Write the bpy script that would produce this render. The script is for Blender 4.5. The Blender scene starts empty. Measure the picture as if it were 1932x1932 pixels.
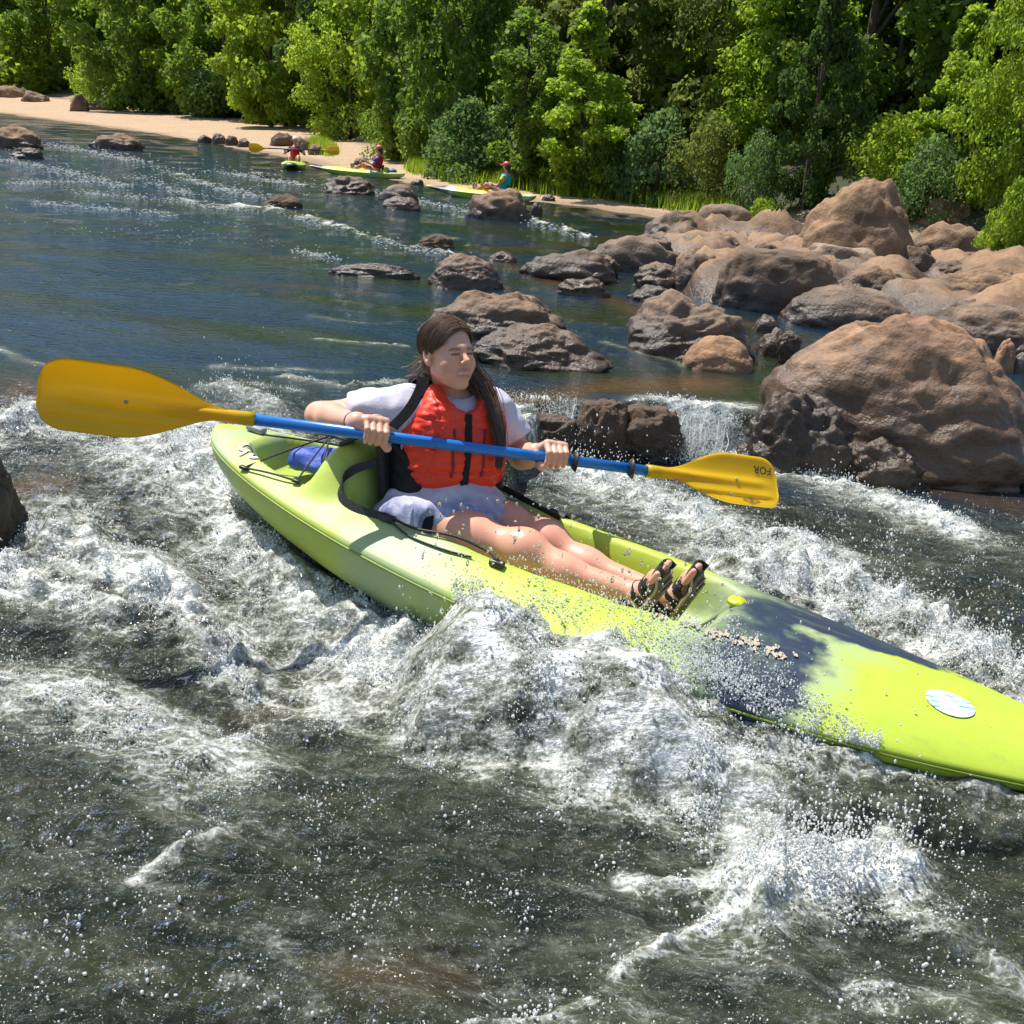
import bpy, bmesh, math, random
import numpy as np
from mathutils import Matrix, Vector

random.seed(7)
RS = np.random.RandomState(7)
SC = bpy.context.scene
COL = SC.collection

# ------------------------------------------------------------------ camera
FPX, CPX, CAMH = 2072.0, 966.0, 1.5
PITCH, ROLL = math.radians(19.43), math.radians(4.5)
_f = np.array([0, math.cos(PITCH), -math.sin(PITCH)])
_r0 = np.array([1.0, 0, 0]); _u0 = np.array([0, math.sin(PITCH), math.cos(PITCH)])
_r = _r0 * math.cos(ROLL) + _u0 * math.sin(ROLL)
_u = -_r0 * math.sin(ROLL) + _u0 * math.cos(ROLL)
_O = np.array([0, 0, CAMH])
cam = bpy.data.cameras.new("camera")
cam.sensor_width = 36.0
cam.lens = 36.0 * FPX / 1932.0
cam.clip_start = 0.05
cam.clip_end = 600
camo = bpy.data.objects.new("camera", cam)
COL.objects.link(camo)
camo.matrix_world = Matrix(((_r[0], _u[0], -_f[0], 0), (_r[1], _u[1], -_f[1], 0), (_r[2], _u[2], -_f[2], CAMH), (0, 0, 0, 1)))
SC.camera = camo

# ------------------------------------------------------------------ light
SUN_AZ, SUN_EL = math.radians(-54), math.radians(63)     # azimuth from +Y towards +X
world = bpy.data.worlds.new("World"); SC.world = world
world.use_nodes = True
wn = world.node_tree.nodes; wl = world.node_tree.links
sky = wn.new("ShaderNodeTexSky"); sky.sky_type = 'NISHITA'; sky.sun_disc = False
sky.sun_elevation = SUN_EL; sky.sun_rotation = SUN_AZ
wn["Background"].inputs[1].default_value = 0.115
wl.new(sky.outputs[0], wn["Background"].inputs[0])
sun = bpy.data.lights.new("sun", 'SUN'); sun.energy = 5.0; sun.angle = math.radians(0.5); sun.color = (1.0, 0.955, 0.88)
suno = bpy.data.objects.new("sun", sun); COL.objects.link(suno)
_s = np.array([math.sin(SUN_AZ) * math.cos(SUN_EL), math.cos(SUN_AZ) * math.cos(SUN_EL), math.sin(SUN_EL)])
suno.rotation_euler = Vector(_s).to_track_quat('Z', 'Y').to_euler()
SC.view_settings.view_transform = 'Standard'; SC.view_settings.look = 'None'
SC.view_settings.exposure = 0.50; SC.view_settings.gamma = 1.0; SC.view_settings.use_curve_mapping = False
SC.cycles.max_bounces = 8; SC.cycles.transparent_max_bounces = 16
SC.cycles.caustics_reflective = False; SC.cycles.caustics_refractive = False

# ------------------------------------------------------------------ layout helpers (real places from measured directions)
def ray(x, y): return _f + (x - CPX) / FPX * _r - (y - CPX) / FPX * _u
def pz(x, y, z):
    d = ray(x, y); return _O + d * ((z - CAMH) / d[2])
def pd(x, y, d): return _O + ray(x, y) * d
def dep(P): return float((np.asarray(P) - _O) @ _f)
def nrm(v):
    v = np.asarray(v, float); return v / np.linalg.norm(v)
def sst(a, b, x):
    t = np.clip((x - a) / (b - a), 0, 1); return t * t * (3 - 2 * t)

# ------------------------------------------------------------------ noise
def _h(ix, iy, iz, s):
    n = (ix.astype(np.uint32) * np.uint32(374761393) + iy.astype(np.uint32) * np.uint32(668265263)
         + iz.astype(np.uint32) * np.uint32(2246822519) + np.uint32(s * 3266489917 % 4294967296))
    n = (n ^ (n >> np.uint32(13))) * np.uint32(1274126177)
    n = (n ^ (n >> np.uint32(16))) * np.uint32(2654435769)
    return n ^ (n >> np.uint32(15))
_G3 = np.array([(1,1,0),(-1,1,0),(1,-1,0),(-1,-1,0),(1,0,1),(-1,0,1),(1,0,-1),(-1,0,-1),(0,1,1),(0,-1,1),(0,1,-1),(0,-1,-1),(1,1,0),(-1,1,0),(0,-1,1),(0,-1,-1)], float)
_A = np.arange(16) * math.pi / 8
_G2 = np.stack([np.cos(_A), np.sin(_A)], 1) * 1.2
def noise3(p, s=0):
    p = np.asarray(p, float); i = np.floor(p).astype(np.int64); f = p - i
    u = f * f * f * (f * (f * 6 - 15) + 10)
    out = 0
    for dx in (0, 1):
        wx = u[:, 0] if dx else 1 - u[:, 0]
        for dy in (0, 1):
            wy = u[:, 1] if dy else 1 - u[:, 1]
            for dz in (0, 1):
                wz = u[:, 2] if dz else 1 - u[:, 2]
                g = _G3[_h(i[:, 0] + dx, i[:, 1] + dy, i[:, 2] + dz, s) & np.uint32(15)]
                out = out + wx * wy * wz * (g[:, 0] * (f[:, 0] - dx) + g[:, 1] * (f[:, 1] - dy) + g[:, 2] * (f[:, 2] - dz))
    return out
def noise2(x, y, s=0):
    ix = np.floor(x).astype(np.int64); iy = np.floor(y).astype(np.int64); fx = x - ix; fy = y - iy
    ux = fx * fx * fx * (fx * (fx * 6 - 15) + 10); uy = fy * fy * fy * (fy * (fy * 6 - 15) + 10)
    out = 0; z = np.zeros_like(ix)
    for dx in (0, 1):
        for dy in (0, 1):
            g = _G2[_h(ix + dx, iy + dy, z, s) & np.uint32(15)]
            out = out + (ux if dx else 1 - ux) * (uy if dy else 1 - uy) * (g[..., 0] * (fx - dx) + g[..., 1] * (fy - dy))
    return out
def fbm3(p, o=4, s=0, g=0.5):
    a, t, f = 1.0, 0, 1.0
    for k in range(o): t = t + a * noise3(p * f, s + k); a *= g; f *= 2.03
    return t
def fbm2(x, y, o=4, s=0, g=0.5):
    a, t, f = 1.0, 0, 1.0
    for k in range(o): t = t + a * noise2(x * f + k * 7.1, y * f - k * 3.7, s + k); a *= g; f *= 2.03
    return t

# ------------------------------------------------------------------ meshes and objects
def mesh(name, V, Fc, smooth=True):
    """V (n,3); Fc an (m,k) array or a list of arrays (each one constant polygon size)."""
    me = bpy.data.meshes.new(name)
    V = np.asarray(V, np.float32)
    if not isinstance(Fc, list) or (len(Fc) and not isinstance(Fc[0], np.ndarray)):
        Fc = [np.asarray(Fc)] if len(set(len(f) for f in Fc)) == 1 else [np.array([f]) for f in Fc]
    loops = np.concatenate([f.ravel() for f in Fc]).astype(np.int32)
    tot = np.concatenate([np.full(len(f), f.shape[1]) for f in Fc]).astype(np.int32)
    start = np.concatenate([[0], np.cumsum(tot)[:-1]]).astype(np.int32)
    me.vertices.add(len(V)); me.vertices.foreach_set("co", V.ravel())
    me.loops.add(len(loops)); me.loops.foreach_set("vertex_index", loops)
    me.polygons.add(len(tot)); me.polygons.foreach_set("loop_start", start)
    try: me.polygons.foreach_set("loop_total", tot)
    except Exception: pass
    me.polygons.foreach_set("use_smooth", np.full(len(tot), smooth))
    me.update(calc_edges=True); me.validate()
    return me
def fattr(me, name, vals):
    a = me.attributes.new(name, 'FLOAT', 'POINT'); a.data.foreach_set("value", np.asarray(vals, np.float32))
def cattr(me, name, vals):
    a = me.attributes.new(name, 'FLOAT_COLOR', 'POINT')
    v = np.ones((len(me.vertices), 4), np.float32); v[:, :3] = vals; a.data.foreach_set("color", v.ravel())
def obj(name, me, mat=None, parent=None, M=None):
    o = bpy.data.objects.new(name, me); COL.objects.link(o)
    if me is not None and mat is not None and len(me.materials) == 0:
        for m in (mat if isinstance(mat, (list, tuple)) else [mat]): me.materials.append(m)
    if M is not None: o.matrix_world = Matrix([list(map(float, r)) for r in M])
    if parent is not None: o.parent = parent
    return o
def tag(o, label=None, cat=None, group=None, kind=None):
    if label: o["label"] = label
    if cat: o["category"] = cat
    if group: o["group"] = group
    if kind: o["kind"] = kind
    return o
def empty(name, loc, label, cat, group=None):
    o = bpy.data.objects.new(name, None); COL.objects.link(o); o.location = tuple(map(float, loc)); o.empty_display_size = 0.1
    return tag(o, label, cat, group)
def under(o, parent):
    """parent keeping world place"""
    o.parent = parent; o.matrix_parent_inverse = Matrix.Translation(parent.location).inverted()
    return o
def copy_tree(o, parent=None):
    c = o.copy(); COL.objects.link(c); c.parent = parent
    for ch in list(o.children): copy_tree(ch, c)
    return c
def frame(o, x, y, z):
    M = np.eye(4); M[:3, 0] = x; M[:3, 1] = y; M[:3, 2] = z; M[:3, 3] = o; return M
def tube(pts, rad, n=8, cap=True):
    """polyline tube -> V, F(list)"""
    P = np.asarray(pts, float); m = len(P); R = np.broadcast_to(np.asarray(rad, float), (m,))
    T = np.gradient(P, axis=0); T /= np.linalg.norm(T, axis=1)[:, None] + 1e-12
    ref = np.array([0, 0, 1.0]) if abs(T[0][2]) < 0.9 else np.array([1.0, 0, 0])
    V = []
    a = np.arange(n) * 2 * math.pi / n
    nv = nrm(np.cross(T[0], ref))
    for k in range(m):
        nv = nv - T[k] * (nv @ T[k]); nv = nv / (np.linalg.norm(nv) + 1e-12)
        b = np.cross(T[k], nv)
        V.append(P[k] + R[k] * (np.cos(a)[:, None] * nv + np.sin(a)[:, None] * b))
    V = np.concatenate(V)
    i = np.arange(n); j = (i + 1) % n
    Fq = np.concatenate([np.stack([k * n + i, k * n + j, (k + 1) * n + j, (k + 1) * n + i], 1) for k in range(m - 1)])
    F = [Fq]
    if cap: F += [np.array([list(range(n))[::-1]]), np.array([list(range((m - 1) * n, m * n))])]
    return V, F
def join(parts):
    V, F, o = [], [], 0
    for v, f in parts:
        V.append(v)
        for q in (f if isinstance(f, list) else [f]): F.append(q + o)
        o += len(v)
    return np.concatenate(V), F
def spline(pts, n):
    P = np.asarray(pts, float); m = len(P)
    if m < 3:
        t = np.linspace(0, 1, n)[:, None]; return P[0] * (1 - t) + P[-1] * t
    E = np.vstack([2 * P[0] - P[1], P, 2 * P[-1] - P[-2]]); out = []
    for t in np.linspace(0, m - 1 - 1e-9, n):
        k = int(t); u = t - k; a, b, c, d = E[k:k + 4]
        out.append(.5 * ((2 * b) + (-a + c) * u + (2 * a - 5 * b + 4 * c - d) * u * u + (-a + 3 * b - 3 * c + d) * u ** 3))
    return np.array(out)
def rbox(size, r=0.01, seg=2):
    bm = bmesh.new(); bmesh.ops.create_cube(bm, size=1)
    bmesh.ops.scale(bm, vec=Vector(size), verts=bm.verts)
    bmesh.ops.bevel(bm, geom=list(bm.edges), offset=r, segments=seg, profile=.5, affect='EDGES')
    V = np.array([v.co[:] for v in bm.verts]); F = [np.array([[v.index for v in f.verts]]) for f in bm.faces]
    bm.free(); return V, F
def xf(V, o, x, y, z): return np.asarray(o) + V[:, :1] * np.asarray(x) + V[:, 1:2] * np.asarray(y) + V[:, 2:3] * np.asarray(z)

# ------------------------------------------------------------------ implicit surfaces
def g_ell(c, r, R=None):
    c = np.array(c, float); r = np.array(r, float)
    def f(p):
        q = p - c
        if R is not None: q = q @ np.asarray(R)
        k0 = np.sqrt(((q / r) ** 2).sum(-1)); k1 = np.sqrt(((q / r ** 2) ** 2).sum(-1)) + 1e-9
        return k0 * (k0 - 1) / k1
    return f
def g_cap(a, b, ra, rb=None):
    a = np.array(a, float); b = np.array(b, float); rb = ra if rb is None else rb; ba = b - a; L = ba @ ba + 1e-12
    def f(p):
        q = p - a; h = np.clip(q @ ba / L, 0, 1)
        return np.sqrt(((q - h[..., None] * ba) ** 2).sum(-1)) - (ra + (rb - ra) * h)
    return f
def smin(a, b, k):
    h = np.clip(.5 + .5 * (b - a) / k, 0, 1); return b * (1 - h) + a * h - k * h * (1 - h)
def smax(a, b, k): return -smin(-a, -b, k)
def surf(fn, lo, hi, h):
    lo = np.array(lo, float); hi = np.array(hi, float); n = np.ceil((hi - lo) / h).astype(int) + 1
    g = np.stack(np.meshgrid(*[lo[k] + h * np.arange(n[k]) for k in range(3)], indexing='ij'), -1)
    S = fn(g.reshape(-1, 3)).reshape(n)
    neg = S < 0
    c = np.zeros(n - 1, np.int8)
    for d in np.ndindex(2, 2, 2): c += neg[d[0]:n[0] - 1 + d[0], d[1]:n[1] - 1 + d[1], d[2]:n[2] - 1 + d[2]]
    act = (c > 0) & (c < 8); I = np.argwhere(act); idx = np.full(n - 1, -1); idx[act] = np.arange(len(I))
    acc = np.zeros((len(I), 3)); cnt = np.zeros(len(I))
    cor = list(np.ndindex(2, 2, 2))
    val = {d: S[I[:, 0] + d[0], I[:, 1] + d[1], I[:, 2] + d[2]] for d in cor}
    for d in cor:
        for ax in range(3):
            if d[ax]: continue
            e = list(d); e[ax] = 1; e = tuple(e)
            m = (val[d] < 0) != (val[e] < 0)
            t = val[d] / np.where(m, val[d] - val[e], 1)
            q = np.array(d, float)[None, :] + np.zeros((len(I), 1)); q[:, ax] = t
            acc[m] += q[m]; cnt[m] += 1
    V = lo + h * (I + acc / cnt[:, None])
    Fs = []
    for ax in range(3):
        b, cx = (ax + 1) % 3, (ax + 2) % 3
        sl0 = [slice(None)] * 3; sl1 = [slice(None)] * 3
        sl0[ax] = slice(0, -1); sl1[ax] = slice(1, None)
        for k in (b, cx): sl0[k] = sl1[k] = slice(1, -1)
        A, B = neg[tuple(sl0)], neg[tuple(sl1)]
        E = np.argwhere(A != B); fl = A[A != B]
        off = np.zeros(3, int); off[b] = 1; off[cx] = 1; E = E + off
        def at(db, dc):
            q = E.copy(); q[:, b] -= db; q[:, cx] -= dc; return idx[q[:, 0], q[:, 1], q[:, 2]]
        Q = np.stack([at(0, 0), at(1, 0), at(1, 1), at(0, 1)], 1)
        Q[~fl] = Q[~fl][:, ::-1]
        Fs.append(Q)
    return V, [np.concatenate(Fs)]

# ------------------------------------------------------------------ material helpers
class NT:
    def __init__(s, name):
        s.m = bpy.data.materials.new(name); s.m.use_nodes = True; s.t = s.m.node_tree; s.n = s.t.nodes
        s.bsdf = s.n["Principled BSDF"]; s.out = s.n["Material Output"]
    def a(s, typ, ins=None, **kw):
        nd = s.n.new("ShaderNode" + typ)
        for k, v in kw.items(): setattr(nd, k, v)
        for k, v in (ins or {}).items(): s.set(nd, k, v)
        return nd
    def set(s, nd, k, v):
        i = nd.inputs[k]
        if isinstance(v, bpy.types.NodeSocket): s.t.links.new(v, i)
        elif isinstance(v, bpy.types.Node): s.t.links.new(v.outputs[0], i)
        else: i.default_value = (tuple(v) + (1,) if hasattr(v, '__len__') and len(v) == 3 and i.type == 'RGBA' else v)
    def p(s, **kw):
        for k, v in kw.items(): s.set(s.bsdf, k.replace('_', ' '), v)
        return s
    def coord(s, which='Object'): return s.a('TexCoord').outputs[which]
    def noise(s, vec, scale, detail=3, rough=.5, out=0, **kw):
        return s.a('TexNoise', {'Vector': vec, 'Scale': scale, 'Detail': detail, 'Roughness': rough}).outputs[out]
    def ramp(s, fac, a, b, c0=(0, 0, 0), c1=(1, 1, 1)):
        r = s.a('ValToRGB', {'Fac': fac}); e = r.color_ramp.elements
        e[0].position = a; e[1].position = b; e[0].color = tuple(c0) + (1,); e[1].color = tuple(c1) + (1,)
        return r.outputs[0]
    def mix(s, fac, a, b, mode='MIX'):
        m = s.a('Mix', data_type='RGBA', blend_type=mode); s.set(m, 0, fac); s.set(m, 6, a); s.set(m, 7, b); return m.outputs[2]
    def math(s, op, a, b=None, c=None, clamp=False):
        m = s.a('Math', operation=op, use_clamp=clamp); s.set(m, 0, a)
        if b is not None: s.set(m, 1, b)
        if c is not None: s.set(m, 2, c)
        return m.outputs[0]
    def sstep(s, x, a, b): 
        m = s.a('MapRange', interpolation_type='SMOOTHSTEP'); s.set(m, 0, x); s.set(m, 1, a); s.set(m, 2, b); return m.outputs[0]
    def map(s, vec, scale=(1, 1, 1), rot=(0, 0, 0), loc=(0, 0, 0)):
        return s.a('Mapping', {'Vector': vec, 'Scale': scale, 'Rotation': rot, 'Location': loc}).outputs[0]
    def bump(s, h, strength=.5, dist=.01, normal=None):
        b = s.a('Bump', {'Height': h, 'Strength': strength, 'Distance': dist})
        if normal is not None: s.set(b, 'Normal', normal)
        return b.outputs[0]
    def attr(s, name, out=0): return s.a('Attribute', attribute_name=name).outputs[out]
_MC = {}
def simple(name, col, rough=.5, nscale=40., namt=.12, bump=.15, bdist=.002, metallic=0., spec=.5, sheen=0.):
    if name in _MC: return _MC[name]
    s = NT(name); co = s.coord(); n = s.noise(co, nscale, 4)
    d = tuple(c * (1 - namt) for c in col); l = tuple(min(1, c * (1 + namt)) for c in col)
    s.p(Base_Color=s.ramp(n, .3, .7, d, l), Roughness=rough, Metallic=metallic)
    s.set(s.bsdf, 'Specular IOR Level', spec)
    if bump: s.p(Normal=s.bump(s.noise(co, nscale * 2, 3), bump, bdist))
    _MC[name] = s.m; return s.m
# ================================================================== THE RIVER, ITS BED AND THE FAR BANK
ZF = 0.25                                                   # level of the upstream pool
KL = 3.085
KS = pd(410, 806, 3.78); KB = pd(2280, 1515, 2.65)          # kayak: stern and bow tips
K_ax = nrm(KB - KS); K_lat = nrm(np.cross([0, 0, 1], K_ax)); K_up = np.cross(K_ax, K_lat)
def KP(t, l, h): return KS + K_ax * t + K_lat * l + K_up * h   # kayak coordinates -> world
def k_half(t):
    u = np.clip(np.asarray(t, float) / KL, 0, 1)
    return .385 * np.clip(np.sin(math.pi * np.power(u, .88)), 0, 1) ** .62 * (1 - .12 * sst(.75, 1, u)) + .004
def k_sheer(t):
    u = np.clip(np.asarray(t, float) / KL, 0, 1)
    return -.055 * np.sin(math.pi * u) ** .8

SHORE_PX = [(-250, 186), (0, 213), (150, 233), (300, 253), (450, 280), (560, 301), (700, 332), (850, 362), (1000, 380), (1150, 397), (1270, 412), (1420, 440), (1600, 475), (1932, 520), (2300, 580)]
_sp = np.array([pz(x, y, ZF)[:2] for x, y in SHORE_PX])
_sp = np.vstack([[-90, _sp[0, 1] + (-90 - _sp[0, 0]) * -.75], _sp, [60, _sp[-1, 1] - 4]])
def shore_y(x): return np.interp(x, _sp[:, 0], _sp[:, 1])
def sandw(x): return np.interp(x, [-40, -14, -6, 0, 3, 6], [12, 12, 6, 3.2, 2.6, 1.5])
def ground_z(x, y):
    x = np.asarray(x, float); y = np.asarray(y, float)
    s = (y - shore_y(x)) * np.interp(x, [-20, 0, 4], [.72, .62, .8]); w = sandw(x)
    n = fbm2(x * .35, y * .35, 4, 31)
    z = np.where(s < 0, np.maximum(s * .16, -.9), .055 * s)
    z = np.where(s > w, .055 * w + .30 * (s - w), z)
    z = np.where(s > w + 30, .055 * w + 9 + .12 * (s - w - 30), z)
    return ZF + z + n * (.05 + .05 * sst(0, 12, s)) * sst(-1, 2, s)
def ground_hit(px, py):
    d = ray(px, py); t = np.arange(8, 140, .05); P = _O + t[:, None] * d
    k = np.argmax(P[:, 2] < ground_z(P[:, 0], P[:, 1])); return P[k]

def level(x, y):
    k = sst(-.12, .12, x)
    yl = 3.95 * (1 - k) + 5.27 * k; wd = 1.35 * (1 - k) + .14 * k
    return ZF - .20 * sst(0, 1, (yl - y) / wd) - .10 * sst(4.4, 1.6, y) - .03 * sst(.8, 2.2, x) * sst(4.6, 3.5, y)

# white water: strokes (points, width in px, strength, lift in m)
FOAM = [
 ([(40, 800), (250, 880), (450, 1000), (620, 1150), (770, 1240)], 85, .82, .05),
 ([(90, 770), (330, 820), (480, 900)], 50, .6, .02),
 ([(140, 1060), (330, 1130), (470, 1260)], 60, .72, .05),
 ([(10, 1100), (120, 1110), (230, 1160)], 45, .75, .05),
 ([(30, 1250), (250, 1340), (420, 1400)], 70, .42, .02),
 ([(740, 1240), (900, 1160), (1060, 1190), (1200, 1280), (1300, 1340)], 75, .95, .075),
 ([(1000, 1290), (1180, 1390), (1330, 1450), (1420, 1520)], 85, .55, .03),
 ([(640, 1290), (900, 1270), (1100, 1360)], 60, .5, .02),
 ([(1370, 1100), (1540, 1090), (1740, 1180), (1960, 1290)], 66, .9, .09),
 ([(1500, 1040), (1640, 1110), (1800, 1190)], 50, .6, .04),
 ([(955, 868), (1100, 900), (1250, 960), (1400, 1010), (1580, 1090)], 46, .85, .03),
 ([(940, 834), (1110, 842)], 24, .7, 0), ([(1258, 828), (1390, 836)], 24, .7, 0), ([(70, 380), (200, 392), (330, 405)], 6, .6, .01), ([(0, 300), (120, 322), (240, 352)], 8, .55, .02), ([(250, 330), (380, 372)], 7, .55, .02), ([(560, 470), (640, 488)], 5, .5, .01), ([(620, 640), (760, 655)], 8, .5, .01), ([(560, 715), (660, 735), (740, 720)], 14, .5, .02),
 ([(1265, 842), (1340, 850), (1450, 890), (1600, 935), (1790, 992)], 38, .95, .03),
 ([(1480, 880), (1600, 900), (1700, 950)], 30, .55, .01),
 ([(1410, 1650), (1470, 1610), (1580, 1615), (1720, 1600)], 52, 1.0, .09),
 ([(1150, 1750), (1280, 1690), (1420, 1655)], 12, .75, .02),
 ([(1170, 1590), (1300, 1620), (1430, 1632)], 15, .6, .01),
 ([(1650, 1630), (1800, 1690), (1940, 1790)], 28, .5, .02),
 ([(1430, 1450), (1600, 1480), (1940, 1510)], 34, .55, .03),
 ([(860, 1890), (980, 1840), (1100, 1800)], 10, .5, .01),
 ([(260, 1610), (330, 1590), (420, 1540)], 14, .36, .01),
 ([(1640, 1800), (1800, 1850), (1950, 1960)], 30, .4, .01),
 ([(91, 273), (180, 288), (274, 305)], 5, .75, .03),
 ([(288, 315), (415, 354), (492, 371)], 6, .8, .03),
 ([(20, 345), (84, 342), (204, 340)], 7, .62, .03),
 ([(150, 362), (230, 368), (320, 378)], 6, .6, .02),
 ([(316, 375), (404, 389), (527, 396), (679, 442)], 8, .95, .06),
 ([(450, 394), (520, 398)], 15, .9, .05), ([(679, 442), (760, 462), (850, 480)], 6, .75, .03),
 ([(397, 322), (480, 334), (570, 349)], 5, .75, .02),
 ([(985, 410), (1040, 425), (1103, 446)], 6, .95, .04),
 ([(0, 655), (60, 680), (180, 700)], 11, .42, 0), ([(410, 690), (520, 690), (640, 700)], 16, .4, 0), ([(470, 720), (560, 740)], 16, .45, 0),
 ([(400, 740), (440, 730), (500, 770)], 24, .55, .02),
 ([(910, 672), (970, 662), (1060, 690)], 9, .5, .01), ([(1140, 645), (1200, 660), (1290, 690)], 8, .4, 0), ([(600, 600), (700, 612), (780, 610)], 7, .38, 0),
 ([(700, 360), (900, 400)], 10, .3, 0),
]
# amber, shallow water over rock
SHAL = [([(900, 745), (1050, 745), (1200, 730), (1340, 720)], 34, 1.), ([(960, 500), (1060, 540), (1200, 590), (1400, 610)], 22, .8), ([(950, 470), (1100, 460), (1200, 440)], 14, .5),
        ([(400, 520), (500, 535), (700, 550)], 14, .55), ([(60, 720), (20, 760)], 30, .7), ([(60, 1000), (110, 1000)], 26, .9), ([(1500, 660), (1380, 650)], 16, .9),
        ([(1700, 900), (1932, 960)], 40, .6), ([(200, 250), (500, 290), (760, 340)], 10, .5), ([(1000, 392), (1250, 420)], 8, .8), ([(850, 1760), (700, 1800)], 60, .4), ([(820, 1260), (500, 1320)], 50, .4)]
def strokes(x, y, S, lift=False):
    F = np.zeros_like(x); Hh = np.zeros_like(x)
    for st in S:
        pts, w, a = st[0], st[1], st[2]
        P = np.array([pz(px, py, (0.05 if (py > 835 or (px > 900 and py > 795)) else ZF))[:2] for px, py in pts]); 
        wm = []
        for (px, py), q in zip(pts, P):
            d = dep([q[0], q[1], .1]); up = pz(px, py - w, 0.05 if (py > 835 or (px > 900 and py > 795)) else ZF)[:2]
            wm.append((w / FPX * d) * .45 + .55 * min(np.linalg.norm(up - q), 2.2 * w / FPX * d))
        mx = max(wm) * 2.6
        sel = np.where((x > P[:, 0].min() - mx) & (x < P[:, 0].max() + mx) & (y > P[:, 1].min() - mx) & (y < P[:, 1].max() + mx))
        xs, ys = x[sel], y[sel]
        if xs.size == 0: continue
        best = np.zeros_like(xs)
        for k in range(len(P) - 1):
            b = P[k + 1] - P[k]; L = b @ b + 1e-9
            h = np.clip(((xs - P[k, 0]) * b[0] + (ys - P[k, 1]) * b[1]) / L, 0, 1)
            dd = np.hypot(xs - P[k, 0] - h * b[0], ys - P[k, 1] - h * b[1]) / (wm[k] * (1 - h) + wm[k + 1] * h)
            best = np.maximum(best, np.exp(-(dd / (1.5 if pts[0][1] < 480 else 1.0)) ** 2 * 1.1))
        F[sel] = np.maximum(F[sel], best * a * (.90 if pts[0][1] < 480 else 1.0))
        if lift and len(st) > 3: Hh[sel] = np.maximum(Hh[sel], best ** 1.5 * st[3] * (.55 if pts[0][1] < 480 else 1.))
    return (F, Hh) if lift else F

def river_fields(x, y):
    wx = x + .10 * fbm2(x * 1.1, y * 1.1, 3, 3); wy = y + .10 * fbm2(x * 1.1 + 9, y * 1.1, 3, 5)
    F, H = strokes(wx, wy, FOAM, True)
    brk = np.clip(.60 + 2.8 * fbm2(x * 2.6, y * 3.4, 3, 97), .15, 1.25); F = F * np.where(y > 7, brk, 1 - .25 * (1 - np.clip(brk, 0, 1)))
    turb = sst(5.0, 4.2, y) * (1 - .75 * sst(4.3, 3.8, np.where(x < 0, 3.9, y)) * 0)
    ca, sa = math.cos(math.radians(-28)), math.sin(math.radians(-28))
    fx = (wx * ca + wy * sa); fy = (-wx * sa + wy * ca)          # along / across the current
    h = level(wx, wy)
    far = sst(3.5, 9, y)
    # smooth, sliding water upstream
    h = h + (1 - turb) * (.020 * fbm2(fx * .55, fy * 1.3, 3, 11) + .011 * noise2(fx * 1.8, fy * 4.2, 17) + .004 * fbm2(fx * 5, fy * 10, 2, 19) * (1 - .4 * far))
    # broken water below the drop
    r1 = 1 - np.abs(fbm2(fx * 2.1, fy * 3.0, 2, 23)) * 2
    r2 = 1 - np.abs(noise2(fx * 9, fy * 13, 39)) * 2; r3 = noise2(x * 24, y * 30, 45)
    h = h + turb * (.050 * fbm2(fx * .9, fy * 1.5, 2, 29) + .020 * r1 + .017 * fbm2(fx * 4.5, fy * 6.5, 2, 37) + .0075 * r2 + .0030 * r3)
    F2 = np.maximum(F, 0)
    bil = np.abs(fbm2(fx * 6, fy * 7, 3, 43)); bil2 = np.abs(fbm2(x * 22, y * 22, 2, 47))
    h = h + H * (.55 + 1.3 * np.clip(bil, 0, 1)) + F2 * turb * (.034 * bil + .0035 * bil2)
    h = h + F2 * (1 - turb) * (.03 * bil)
    # foam coverage, streaked along the current
    n1 = fbm2(fx * 1.6, fy * 5.0, 4, 53); n2 = fbm2(x * 9, y * 11, 3, 59)
    cov = F * 1.12 + turb * .12 + (.40 * n1 + .26 * n2) * (.25 + .75 * np.clip(F * 2.2, 0, 1)) * np.maximum(turb, .55)
    return h, np.clip(cov, 0, 1.2), strokes(wx, wy, SHAL), turb

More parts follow.
